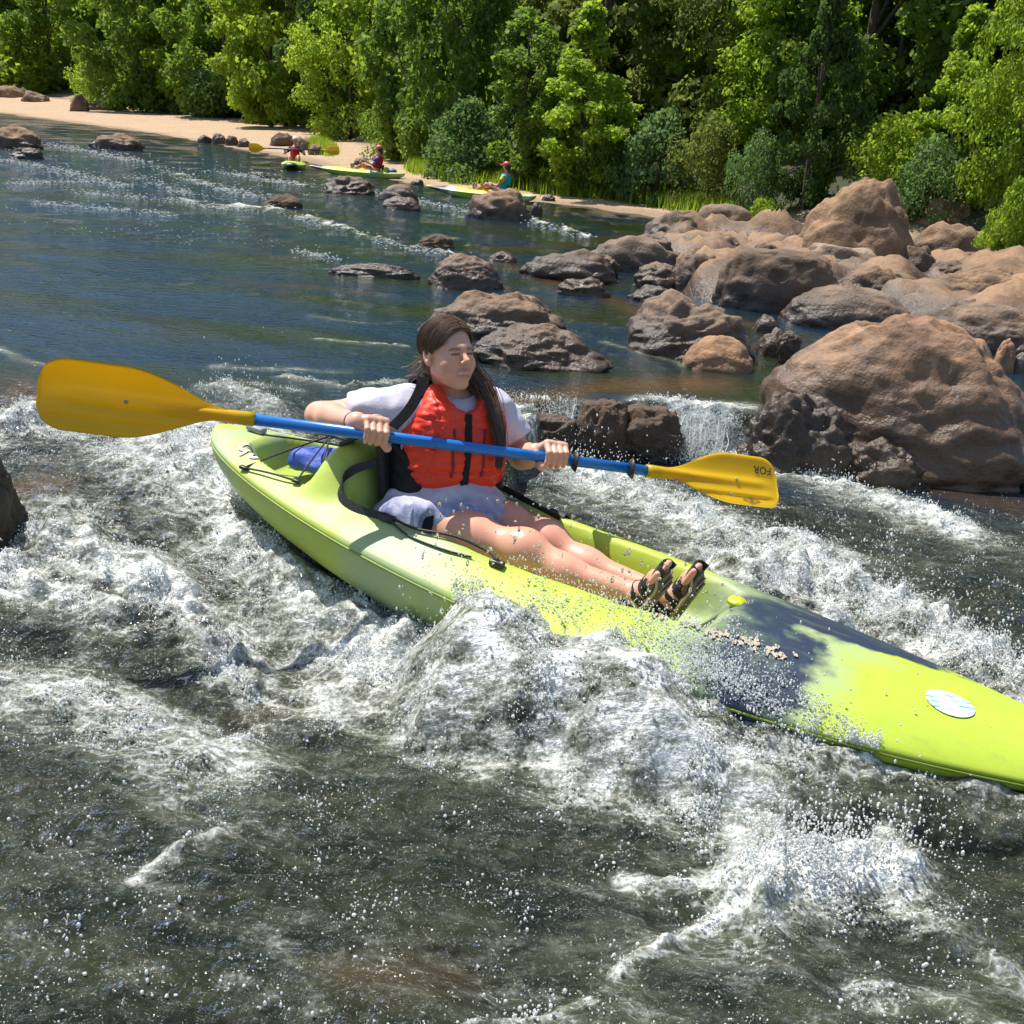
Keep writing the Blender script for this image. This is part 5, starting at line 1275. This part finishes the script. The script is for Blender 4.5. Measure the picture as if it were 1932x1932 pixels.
# life vest: red panels, black sides, zip, straps
def red_mat():
    s = NT("red_nylon"); co = s.coord(); n = s.noise(co, 11, 5, .6); n2 = s.noise(s.map(co, (1, 1, .35)), 26, 4, .6)
    s.p(Base_Color=s.mix(n, (.76, .030, .008), (.86, .052, .012)), Roughness=.48, Normal=s.bump(s.math('ADD', n, s.math('MULTIPLY', n2, .6)), .55, .016))
    return s.m
M_RED = red_mat(); M_VBLK = cloth_mat("black_nylon", (.014, .014, .017), .55, 0, .6); M_GREYP = simple("grey_piping", (.42, .42, .44), .6)
ZB = .095
def vest_red(p, gap=True):
    sx = np.abs(p[:, 0]); q = p.copy(); q[:, 0] = sx
    d = (np.abs(sx / .172) ** 3 + np.abs((p[:, 1] - .035) / .112) ** 3 + np.abs((p[:, 2] - .235) / .170) ** 3) ** (1 / 3.) - 1; d = d * .11
    d = smin(d, g_ell((.068, .098, .215), (.072, .050, .125))(q), .03)
    d = smin(d, g_cap((.075, .085, TN - .13), (.086, .050, TN - .015), .046, .030)(q), .035)
    d = smin(d, g_cap((.088, .052, TN - .015), (.088, -.055, TN + .0), .028, .022)(q), .02)
    d = smax(d, -(p[:, 2] - ZB - .012 * np.cos(sx * 20)), .022)
    if gap: d = smax(d, -(sx - .007 + .03 * np.maximum(0, .135 - p[:, 1])), .010)
    d = smax(d, -torso(p, .020), .004)
    d = smax(d, -(p[:, 1] + .07), .02)
    d = smax(d, -g_ell((0, .09, TN + .005), (.058, .12, .058))(p), .014)
    d = smax(d, sx - .178 + .55 * np.maximum(0, p[:, 2] - .27), .012)
    d = smax(d, -(p[:, 1] - .045 + .9 * np.maximum(0, p[:, 2] - .24)), .015)
    seam = .004 * np.exp(-((p[:, 2] - .152) / .004) ** 2) + .004 * np.exp(-((sx - .112 - .02 * np.sin(p[:, 2] * 14)) / .004) ** 2) * (p[:, 1] > .06) + .003 * np.exp(-((p[:, 2] - TN + .075) / .004) ** 2)
    d = d + seam
    wr = .0045 * noise3(np.stack([p[:, 0] * 24, p[:, 1] * 24, p[:, 2] * 60], 1), 3) + .005 * noise3(p * 17, 4)
    return d + wr
V, F = surf(vest_red, (-.2, -.12, .0), (.2, .24, TN + .06), .0042)
vest = wpart("life_vest", T2W(V), F, M_RED)
def vpart(name, V, F, mat, smooth=True): return wpart(name, V, F, mat, smooth, vest)
def vest_side(p):
    d = torso(p, .045); d = smax(d, -torso(p, .020), .004)
    d = smax(d, p[:, 2] - .235 + .5 * np.maximum(0, p[:, 1]), .01); d = smax(d, -(p[:, 2] - ZB + .012), .01)
    d = smax(d, p[:, 1] - .095 + .35 * (p[:, 2] - .05) * 0, .012)
    return d + .004 * noise3(p * np.array([20, 20, 45]), 12)
V, F = surf(vest_side, (-.23, -.19, .0), (.23, .14, .27), .006); vpart("side_panel", T2W(V), F, M_VBLK)
def vest_back(p):
    d = smax(torso(p, .050), -torso(p, .020), .004); d = smax(d, p[:, 1] + .055, .012); d = smax(d, -(p[:, 2] - .2), .01); d = smax(d, np.abs(p[:, 0]) - .125, .012); return smax(d, p[:, 2] - TN - .005, .012)
V, F = surf(vest_back, (-.2, -.2, .1), (.2, .0, TN + .08), .007); vpart("back_panel", T2W(V), F, M_VBLK)
def yfront(x, z, fn=lambda p: vest_red(p, False)):
    y = np.linspace(.24, .0, 120); P = np.stack([np.full(120, x), y, np.full(120, z)], 1); k = np.argmax(fn(P) < 0); return y[k]
zz = np.linspace(ZB + .005, TN - .058, 14); P = np.array([(0, yfront(.0, min(max(z, ZB + .03), TN - .075)) - .003, z) for z in zz])
def tribbon(name, pts, w, th, mat, wdir, seg=24):
    ob = ribbon(name, [T2W(q) for q in pts], w, th, mat, RT @ np.asarray(wdir, float), seg, parent=None); ob.parent = vest; ob.matrix_parent_inverse = Matrix.Identity(4); return ob
tribbon("zip", P, .024, .010, M_VBLK, (1, 0, 0))
for x in (-.052, .052):                                      # pocket zips
    z_ = np.linspace(.14, .29, 9); tribbon("pocket_zip", [(x + .002 * math.sin(k), yfront(x, z) + .001, z) for k, z in enumerate(z_)], .010, .003, simple("dark_red_tape", (.22, .012, .02), .6), (1, 0, 0))
for s_ in (-1, 1):                                           # piping along the outer edge of the red panel
    z_ = np.linspace(.11, .26, 10); tribbon("piping", [(s_ * .176, .045, z) for z in z_], .006, .004, M_GREYP, (0, 1, 0))
    tribbon("shoulder_strap", [(s_ * .098, .068, TN - .035), (s_ * .102, .03, TN + .03), (s_ * .102, -.035, TN + .034), (s_ * .10, -.09, TN - .03)], .042, .008, M_VBLK, (1, 0, 0))
tribbon("chest_tab", [(-.085, yfront(-.085, TN - .09) + .002, TN - .085), (-.062, yfront(-.062, TN - .09) + .003, TN - .094)], .016, .004, M_RED, (0, 0, 1), 6)
def wribbon(name, pts, w, th, mat, wdir, seg=20):
    ob = ribbon(name, pts, w, th, mat, wdir, seg, parent=None); ob.parent = vest; ob.matrix_parent_inverse = Matrix.Identity(4); return ob
# loose black strap hanging across the sleeve, with its pale tab
M_WEB = simple("dull_webbing", (.010, .010, .012), 1.0, 120, .3, .3, .001, 0., .02)
wribbon("loose_strap", [pd(800, 712, 3.30), pd(792, 738, 3.25), pd(770, 775, 3.22), pd(741, 806, 3.20)], .036, .004, M_WEB, nrm(pd(770, 755, 3.2) - pd(740, 735, 3.24)))
V, F = surf(lambda p: g_ell((0, 0, 0), (.030, .006, .026))(p), (-.04, -.01, -.04), (.04, .01, .04), .003); vpart("pale_tab", xf(V, pd(712, 797, 3.30), nrm(P_ax), -_f, nrm(_u)), F, simple("beige_plastic", (.48, .42, .33), .5))
wribbon("waist_strap", [T2W((-.15, .06, .10)), T2W((-.172, .0, .10)), T2W((-.165, -.07, .11))], .03, .005, M_VBLK, t_u)
V, F = rbox((.016, .012, .03), .004, 2); vpart("buckle", T2W(V * .8 + np.array([-.02, .135, .085])), F, M_BLKP)
# bracelet
c = wrR * .90 + elR * .10; d = nrm(wrR - elR); e1 = nrm(np.cross(d, p_up)); e2 = np.cross(d, e1); a = np.linspace(0, 2 * math.pi, 30)
wpart("bracelet", *tube([c + .0285 * (math.cos(k) * e1 + math.sin(k) * e2) for k in a], .0026, 6), simple("purple_cord", (.10, .05, .22), .6))
c2 = c + d * .012; wpart("bracelet", *tube([c2 + .0275 * (math.cos(k) * e1 + math.sin(k) * e2) for k in a], .0016, 6), simple("white_cord", (.6, .58, .6), .6))
# sandals: brown soles, black straps
M_SOLE = simple("brown_rubber", (.16, .095, .050), .6, 50, .25, .5, .003); M_TREAD = simple("tan_rubber", (.30, .23, .13), .6)
def sandal(ft, fd, sgn, label):
    heel, ball, toe, top, fleg = ft; wd = nrm(np.cross(fd, top)); L = .235; o = heel - fd * .03 - top * .030
    n = 26; u = np.linspace(0, 1, n); hw = .030 + .012 * np.sin(np.pi * np.clip(u * 1.05 - .2, 0, 1)) ** 1.5; hw = hw * np.clip(1 - (np.clip((u - .8) / .2, 0, 1)) ** 2.4, .05, 1) ** .5 * np.clip(1 - (np.clip((.12 - u) / .12, 0, 1)) ** 2.2, .15, 1) ** .5
    curl = .03 * sst(.72, 1, u) ** 1.3
    rows = []
    for k in range(n):
        for (b, h) in ((-1, -.011), (-1.06, 0), (-1, .012), (1, .012), (1.06, 0), (1, -.011)):
            rows.append(o + fd * (u[k] * L) + wd * b * hw[k] + top * (h + curl[k] + (.004 if abs(b) > 1.01 else 0)))
    V = np.array(rows); k = np.arange(n - 1)[:, None] * 6; q = np.arange(6)
    F = [np.stack([k + q, k + (q + 1) % 6, k + 6 + (q + 1) % 6, k + 6 + q], -1).reshape(-1, 4), np.array([[5, 4, 3, 2, 1, 0]]), np.array([[len(V) - 6 + z for z in range(6)]])]
    so = wpart("sandal", V, F, M_SOLE, True, None, label)
    # toe bumper and tread
    def sp(name, V, F, m): return wpart(name, V, F, m, True, so)
    tp = [o + fd * (L * (.70 + .30 * math.sin(a) if True else 0)) + wd * math.cos(a) * .037 + top * (.018 + .02 * math.sin(a)) for a in np.linspace(-.1, math.pi + .1, 16)]
    sp("toe_bumper", *tube(tp, .009, 8), M_SOLE)
    for z in np.linspace(.10, .92, 13):
        i_ = int(z * (n - 1)); V, F = rbox((.008, hw[i_] * 1.75, .005), .0015, 1); sp("tread", xf(V, o + fd * z * L + top * (curl[i_] - .0125), fd, wd, top), F, M_TREAD)
    rim = [o + fd * (u[k] * L) + wd * hw[k] * 1.05 + top * (curl[k] + .004) for k in range(1, n)] + [o + fd * (u[k] * L) - wd * hw[k] * 1.05 + top * (curl[k] + .004) for k in range(n - 1, 0, -1)]
    sp("midsole", *tube(rim, .0048, 6), simple("pale_midsole", (.42, .34, .20), .6))
    def strap(u0, u1, h, w):
        A = o + fd * L * u0 + wd * .036 + top * .012; B = o + fd * L * u1 - wd * .036 + top * .012; M = (A + B) / 2 + top * h
        ob = ribbon("strap", [A, A * .6 + M * .4 + top * h * .30 + wd * .010, M, B * .6 + M * .4 + top * h * .30 - wd * .010, B], w, .005, M_BLK, fd, 16, parent=None); ob.parent = so; ob.matrix_parent_inverse = Matrix.Identity(4)
    strap(.90, .87, .033, .072); strap(.74, .62, .040, .022); strap(.60, .70, .045, .020); strap(.46, .50, .058, .024); strap(.30, .34, .072, .022); strap(.18, .20, .080, .020)
    hp = [o + fd * (.30 * L) + wd * .037 + top * .05, o + fd * .02 + wd * .026 + top * .055, o - fd * .006 + top * .055, o + fd * .02 - wd * .026 + top * .055, o + fd * (.30 * L) - wd * .037 + top * .05]
    ob = ribbon("heel_strap", hp, .022, .005, M_BLK, top, 18, parent=None); ob.parent = so; ob.matrix_parent_inverse = Matrix.Identity(4)
sandal(footR, fdR, -1, "sandal on her nearer foot"); sandal(footL, fdL, 1, "sandal on her farther foot")
# ================================================================== THE THREE FAR KAYAKERS
M_FAR = hull_mat("far_kayak_plastic", 2.5, 2.9)
M_FAR3 = hull_mat("black_white_kayak_plastic", 2.30, 2.60, (.03, .03, .035), (.80, .82, .80))
_fh = {}
FS = .66
def far_kayak(px, py, azdeg, mat, label, tseat=.95, z=ZF):
    """px, py: where the seat meets the water line; azdeg: heading of the bow (0 = away, 90 = right)"""
    c = pz(px, py, z); a = math.radians(azdeg); x = np.array([math.sin(a), math.cos(a), 0]) * FS; y = np.array([-x[1], x[0], 0]); o = c - x * tseat + np.array([0, 0, .19 * FS])
    me = HULL.copy(); me.materials.clear(); me.materials.append(mat)
    e = bpy.data.objects.new("kayak", None); COL.objects.link(e); tag(e, label, "kayak"); e.matrix_world = Matrix([list(map(float, r)) for r in frame(o, x, y, (0, 0, FS))])
    obj("hull", me, None, e)
    V, F = rbox((.03, .24, .22), .013, 2); obj("backrest", mesh("backrest", V + np.array([.72, 0, .09]), F), M_BLK, e)
    return frame(o, x, y, (0, 0, FS)), e
def loc(M, V): return M[:3, 3] + np.asarray(V, float) @ M[:3, :3].T
def far_person(M, label, vestcol, shirt, headcol, headkind, paddle_pts, arms=((1.18, -.28, .30), (1.18, .28, .30)), lean=0.):
    root = empty("person", loc(M, (.92, 0, 0)), label, "person")
    def add(name, V, F, mat, par=None):
        o = obj(name, mesh(name, loc(M, V), F), mat); p_ = par or root; o.parent = p_; o.matrix_parent_inverse = Matrix.Translation(root.location).inverted() if p_ is root else Matrix.Identity(4); return o
    pel, nk_, hd = np.array([.93, 0, .05]), np.array([.84 - lean, 0, .50]), np.array([.86 - lean, 0, .66])
    def bodyf(p):
        d = smin(g_ell((.92, 0, .04), (.13, .17, .10))(p), g_cap((.9, 0, .1), (.85 - lean, 0, .40), .11, .12)(p), .04)
        d = smin(d, g_cap(nk_ - (0, 0, .05), hd, .05, .05)(p), .03); d = smin(d, g_ell(hd, (.092, .074, .112))(p), .02); d = smin(d, g_ell(hd + (.09, 0, -.015), (.018, .012, .018))(p), .012)
        for s_, h in ((-1, arms[0]), (1, arms[1])):
            sh = np.array([.85 - lean, s_ * .165, .41]); h = np.array(h, float); el = (sh + h) / 2 + np.array([-.02, s_ * .08, -.13])
            d = smin(d, g_cap(sh, el, .048, .04)(p), .03); d = smin(d, g_cap(el, h, .038, .028)(p), .02); d = smin(d, g_ell(h, (.04, .04, .045))(p), .015)
            hp, kn, an = np.array([.95, s_ * .09, .04]), np.array([1.32, s_ * .14, .17]), np.array([1.66, s_ * .10, .0])
            d = smin(d, g_cap(hp, kn, .08, .055)(p), .03); d = smin(d, g_cap(kn, an, .052, .036)(p), .03); d = smin(d, g_cap(an, an + (.05, 0, .16), .034, .03)(p), .02)
        return d
    V, F = surf(bodyf, (.6, -.45, -.12), (1.8, .45, .82), .014); b = add("body", V, F, _fh.setdefault('s', skin_mat("far_skin", (.50, .27, .19)))); cattr(b.data, "tint", np.ones((len(V), 3)))
    def vf(p):
        d = g_cap((.91, 0, .14), (.86 - lean, 0, .36), .155, .15)(p); d = smax(d, -(p[:, 2] - .10), .02); d = smax(d, -g_ell((.9 - lean, 0, .5), (.09, .07, .10))(p), .015); return d + .004 * noise3(p * 14, 3)
    V, F = surf(vf, (.6, -.25, .0), (1.15, .25, .56), .016); v = add("life_vest", V, F, cloth_mat("vest_" + label[:9].replace(" ", "_"), vestcol))
    V, F = rbox((.02, .03, .26), .006, 1); add("zip", V + np.array([1.03 - lean * .6, 0, .24]), F, M_VBLK, v)
    for s_, h in ((-1, arms[0]), (1, arms[1])):
        sh = np.array([.85 - lean, s_ * .165, .41]); el = (sh + np.array(h)) / 2 + np.array([-.02, s_ * .08, -.13])
        add("sleeve", *tube([sh - (0, s_ * .03, 0), sh * .4 + el * .6], [.066, .062], 10), cloth_mat("sleeve_" + label[:9].replace(" ", "_"), shirt))
    hm = simple("headgear_" + label[:9].replace(" ", "_"), headcol, .4)
    def hf(p):
        d = g_ell(hd + (-.005, 0, .035), (.108, .09, .092))(p); d = smax(d, -(p[:, 2] - hd[2] - .02), .01)
        if headkind == 'cap': d = smin(d, g_ell(hd + (.12, 0, .035), (.075, .07, .010))(p), .01)
        return d
    V, F = surf(hf, hd - (.15, .13, .05), hd + (.22, .13, .15), .009); add("helmet" if headkind == 'helmet' else "cap", V, F, hm)
    def hairf(p): return smax(smin(g_ell(hd + (-.03, 0, 0), (.085, .084, .10))(p), g_cap(hd + (-.07, 0, -.02), hd + (-.10, 0, -.14), .045, .03)(p), .03), p[:, 0] - hd[0] - .02, .01)
    V, F = surf(hairf, hd - (.2, .13, .22), hd + (.12, .13, .14), .01); o = add("hair", V, F, simple("far_hair", (.03, .018, .012), .5)); 
    # paddle in the hands: a thing of its own
    A, B = [loc(M, np.array(q, float)) for q in paddle_pts[:2]]; ax_ = nrm(B - A); pr = bpy.data.objects.new("paddle", None); COL.objects.link(pr); pr.location = tuple((A + B) / 2); tag(pr, paddle_pts[2], "paddle")
    def pp(name, V, F, mat): o = obj(name, mesh(name, V, F), mat); o.parent = pr; o.matrix_parent_inverse = Matrix.Translation(pr.location).inverted()
    pp("shaft", *tube([A + ax_ * .3, B - ax_ * .3], .014, 8), simple("far_shaft", paddle_pts[4], .4))
    for E_, d in ((A, -ax_), (B, ax_)):
        tw = nrm(nrm(_O - E_) + np.array([0, 0, .25])); fz = nrm(tw - d * (tw @ d)); fy = np.cross(fz, d); V, F = blade_mesh(.40, .20); pp("blade", xf(V, E_ - d * .40, d, fy, fz), F, paddle_pts[3])
    return root
M_ORG = blade_mat("orange_plastic", (.72, .22, .006), (.80, .28, .01))
NAVY = (.02, .05, .11)
M1, _ = far_kayak(556, 316, 172, M_FAR, "lime kayak pointing at the camera under the paddler with the white helmet")
far_person(M1, "white-helmeted paddler in a red vest holding a level paddle", (.55, .02, .02), (.05, .04, .05), (.80, .80, .80), 'helmet',
           ((1.22, -1.45, .34), (1.22, 1.45, .44), "paddle with yellow blades held level by the white-helmeted paddler", M_YEL, NAVY), arms=((1.20, -.30, .33), (1.20, .30, .35)))
M2, _ = far_kayak(708, 335, -82, M_FAR, "lime kayak seen from the side with a blue bag behind its paddler")
far_person(M2, "pink-capped paddler in a red and blue vest, middle of the three far ones", (.45, .03, .04), (.06, .10, .42), (.62, .14, .12), 'cap',
           ((1.15, -1.1, .10), (1.0, 1.3, .16), "orange-bladed paddle dipped low beside the middle far kayak", M_ORG, NAVY), arms=((1.15, -.25, .20), (1.12, .25, .26)))
V, F = surf(lambda p: g_ell((.40, 0, .03), (.13, .15, .09))(p) + .012 * noise3(p * 18, 2), (.2, -.22, -.1), (.6, .22, .18), .015)
b2 = obj("dry_bag", mesh("dry_bag", loc(M2, V), F), _MC["blue_nylon"]); tag(b2, "small blue bag on the stern of the middle far kayak", "bag")
M3, _ = far_kayak(945, 378, -72, M_FAR3, "black, white and lime kayak with its stern hidden behind the pointed brown rock")
far_person(M3, "red-capped paddler in a teal and yellow vest half hidden by the pointed rock", (.02, .34, .40), (.62, .50, .03), (.55, .06, .04), 'cap',
           ((1.3, -.9, .05), (1.05, 1.1, .12), "orange-bladed paddle lying low across the farthest right kayak", M_ORG, NAVY), arms=((1.15, -.25, .14), (1.12, .25, .2)))
V, F = surf(lambda p: g_ell((1.33, .12, .12), (.075, .075, .075))(p) + .01 * noise3(p * 22, 5), (1.2, 0, 0), (1.5, .3, .25), .012)
b3 = obj("white_bundle", mesh("white_bundle", loc(M3, V), F), simple("white_cloth", (.75, .73, .70), .8)); tag(b3, "small white bundle on the deck just left of the pointed brown rock", "bundle")
# ================================================================== SPRAY, FROTH AND FALLING WATER
def bead_mat(name, col, tr, rough):
    s = NT(name); s.p(Base_Color=col, Roughness=rough, IOR=1.33); s.set(s.bsdf, 'Transmission Weight', tr); return s.m
def froth_mat():
    s = NT("white_droplets"); s.p(Base_Color=(.82, .84, .83), Roughness=.2, IOR=1.33); t = s.a('BsdfTranslucent', {'Color': (.86, .88, .87)})
    m = s.a('MixShader'); s.set(m, 0, .5); s.set(m, 1, s.bsdf); s.set(m, 2, t); s.set(s.out, 'Surface', m); return s.m
M_BEAD = froth_mat()
M_DROP = bead_mat("clear_drops", (1, 1, 1), .92, .03)
_bi = ico(1)
def beads(name, P, R, mat, label, cat="spray", st=None, icon=1):
    n = len(P); B, Fb = ico(icon); rs = np.random.RandomState(n)
    st = np.stack([rs.uniform(.7, 1.3, n), rs.uniform(.7, 1.2, n), rs.uniform(.7, 2.0, n) ** 1.3], 1) if st is None else st
    V = (P[:, None, :] + B[None] * R[:, None, None] * st[:, None, :]).reshape(-1, 3)
    F = (Fb[None] + (np.arange(n) * len(B))[:, None, None]).reshape(-1, 3)
    o = obj(name, mesh(name, V, [F]), mat); return tag(o, label, cat, None, "stuff")
rs = np.random.RandomState(21)
# white beads on the broken water: froth, and stand-ins for sun glints
nv = len(river.data.vertices); rc = np.empty(nv * 3, np.float32); river.data.vertices.foreach_get("co", rc); rc = rc.reshape(-1, 3)
rf = np.empty(nv, np.float32); river.data.attributes["foam"].data.foreach_get("value", rf); rt_ = np.empty(nv, np.float32); river.data.attributes["rough"].data.foreach_get("value", rt_)
sel = (rc[:, 1] > 1.0) & (rc[:, 1] < 5.4) & (rc[:, 0] > -2.1) & (rc[:, 0] < 2.6) & (np.abs(rc[:, 0]) < .52 * rc[:, 1] + .1)
clump = fbm2(rc[:, 0] * 7, rc[:, 1] * 7, 3, 81)
w = sel * (np.clip(rf - .12, 0, 1) ** 1.4 * 1.0 + .085 * rt_) * np.clip(.25 + 2.2 * clump, 0.01, 1.8) ** 1.5; 
dw = rc[:, 1] ** 1.0; w = w * np.where(rc[:, 1] > 3, 1., .8)
pick = rs.choice(nv, 62000, p=w / w.sum()); P = rc[pick] + rs.uniform(-.005, .005, (len(pick), 3)); R = rs.uniform(.0008, .0021, len(pick)) * (1 + .9 * (rs.uniform(size=len(pick)) < .22)) * np.where(P[:, 1] < 2.7, 1.12, 1.); up_ = rs.exponential(.012, len(pick)) * np.clip(rf[pick], .2, 1); P[:, 2] += up_
beads("froth_glint_beads", P, R, M_BEAD, "tiny white beads of froth and painted sun glints scattered over the broken water")
# thrown spray: along the strongest foam
def thrown(pts, n, sp, hgt, z0, r=(.0012, .0032)):
    Q = np.array([pz(x, y, z0) for x, y in pts]); k = rs.randint(0, len(Q) - 1, n); t = rs.uniform(size=n)[:, None]; P = Q[k] * (1 - t) + Q[k + 1] * t
    g = rs.normal(size=(n, 3)) * sp; g[:, 2] = np.abs(rs.exponential(hgt, n)) - .01; return P + g, rs.uniform(r[0], r[1], n) * rs.uniform(.7, 1.3, n)
J = [thrown([(760, 1230), (900, 1160), (1060, 1180), (1200, 1270), (1300, 1330)], 3800, .05, .045, .08), thrown([(870, 1120), (980, 1120), (1120, 1160), (1250, 1220), (1400, 1300)], 6500, .035, .035, .22, (.0007, .0022)), thrown([(1370, 1100), (1540, 1090), (1740, 1180), (1932, 1280)], 2600, .06, .045, .08),
     thrown([(1400, 1640), (1470, 1600), (1580, 1610), (1700, 1590)], 1700, .05, .04, .03), thrown([(950, 850), (1100, 880), (1250, 940)], 1500, .05, .04, .06), thrown([(1270, 830), (1340, 840), (1450, 880), (1600, 930)], 1600, .05, .04, .06),
     thrown([(1200, 1330), (1350, 1400), (1480, 1440)], 2600, .07, .07, .02), thrown([(420, 740), (480, 770)], 500, .06, .05, .25), thrown([(100, 800), (300, 880), (450, 980)], 1200, .08, .03, .12), thrown([(1450, 1400), (1650, 1450), (1900, 1480)], 1100, .05, .05, -.02)]
P = np.concatenate([a for a, _ in J]); R = np.concatenate([b for _, b in J])
beads("spray", P, R, M_BEAD, "white spray thrown up along the kayak and the rapids")
# froth washing over the near deck
n = 15000; t = rs.uniform(1.15, 2.35, n); hw = k_half(t); q = rs.uniform(0, 1, n) ** 1.7; l = -hw * (1.03 - q * .95 * np.exp(-((t - 1.72) / .42) ** 2)); h = deck_h(t, l) + rs.exponential(.010, n)
cl = fbm2(t * 12, l * 12, 3, 91); keep = cl > rs.uniform(-.15, .55, n) - .12
PK = KS + t[:, None] * K_ax + l[:, None] * K_lat + h[:, None] * K_up
beads("deck_froth", PK[keep], rs.uniform(.0006, .0018, keep.sum()) * rs.choice([1, 1, 1, 1.8], keep.sum()), M_BEAD, "white froth washing over the near side of the big kayak's foredeck")
# larger clear drops hanging in the air in front of her legs
n = 230; P = np.array([pd(x, y, d) for x, y, d in zip(rs.uniform(780, 1420, n), rs.uniform(930, 1230, n) + 0, rs.uniform(2.5, 3.05, n))]); P += 0
beads("flying_drops", P, rs.uniform(.0013, .0046, n), M_DROP, "clear drops of water flying in front of the paddler's legs", icon=2)
# the two little waterfalls
def waterfall(x0, x1, zt, zb, n, label):
    A = pz(x0, 752, ZF)[:2]; B = pz(x1, 748, ZF)[:2]; A = A * (5.27 / A[1]); B = B * (5.27 / B[1]); parts = []
    for k in range(n):
        t = np.clip(rs.normal(.5, .28), 0, 1); s0 = A * (1 - t) + B * t; fw_ = nrm(-s0); reach = rs.uniform(.10, .27); m = 10; u = np.linspace(0, 1, m)
        drop = (zt - zb) * rs.uniform(.6, 1.05); P = np.stack([s0[0] + fw_[0] * (reach * u - .02), s0[1] + fw_[1] * (reach * u - .02), zt + rs.uniform(-.06, .010) - drop * u ** 1.35], 1); P[:, :2] += np.cumsum(rs.normal(size=(m, 2)) * .0042, 0)
        s0 = s0 + rs.normal(size=2) * .012; r = rs.uniform(.0010, .0046) * (.4 + np.abs(np.sin(u * rs.uniform(2, 9) + rs.uniform(0, 6)))) * (1 - .5 * u); parts.append(tube(P, r, 5))
    V, F = join(parts); o = obj("waterfall", mesh("waterfall", V, F), M_BEAD); tag(o, label, "waterfall", None, "stuff")
    m = n * 130; t = rs.uniform(size=m); Q = np.c_[A[None] * (1 - t)[:, None] + B[None] * t[:, None], np.zeros(m)]; fw_ = -Q[:, :2] / np.linalg.norm(Q[:, :2], axis=1)[:, None]; u = rs.uniform(size=m) ** .7
    Q[:, :2] += fw_ * (u * .26 + rs.normal(size=m) * .04)[:, None]; Q[:, 2] = zt - (zt - zb) * u ** 1.6 + rs.normal(size=m) * .02
    beads("waterfall_spray", Q, rs.uniform(.0006, .0022, m), M_BEAD, "droplets breaking away from " + label)
waterfall(950, 1090, ZF, .04, 55, "the left little waterfall beside the paddler's shoulder"); waterfall(1268, 1378, ZF, .04, 50, "the right little waterfall beside the biggest boulder")

# broken crests of the upper riffles
J = []
for pts, w_, a_ in [(q[0], q[1], q[2]) for q in FOAM if q[0][0][1] < 480]:
    L_ = sum(math.hypot(pts[i + 1][0] - pts[i][0], pts[i + 1][1] - pts[i][1]) for i in range(len(pts) - 1)); n = int(L_ * 1.7)
    d = dep(pz(*pts[0], ZF)); A_, B_ = thrown(pts, n, .007 * d, .0011 * d, ZF + .02, (.00022 * d, .00062 * d)); A_[:, 2] -= .012; J.append((A_, B_))
n = 900; xs_, ys_ = rs.uniform(-20, 620, n), rs.uniform(255, 420, n); A_ = np.array([pz(x, y, ZF + .025) for x, y in zip(xs_, ys_ + xs_ * .12)]); B_ = rs.uniform(.0002, .0006, n) * np.array([dep(q) for q in A_]); kk = fbm2(A_[:, 0] * .5, A_[:, 1] * .9, 3, 7) > .05; J.append((A_[kk], B_[kk]))
P = np.concatenate([a for a, _ in J]); R = np.concatenate([b for _, b in J]); kk = ground_z(P[:, 0], P[:, 1]) < ZF
beads("riffle_froth", P[kk], R[kk], M_BEAD, "broken white crests sparkling on the upper riffles", st=np.tile([1.9, 1.5, .55], (int(kk.sum()), 1)))
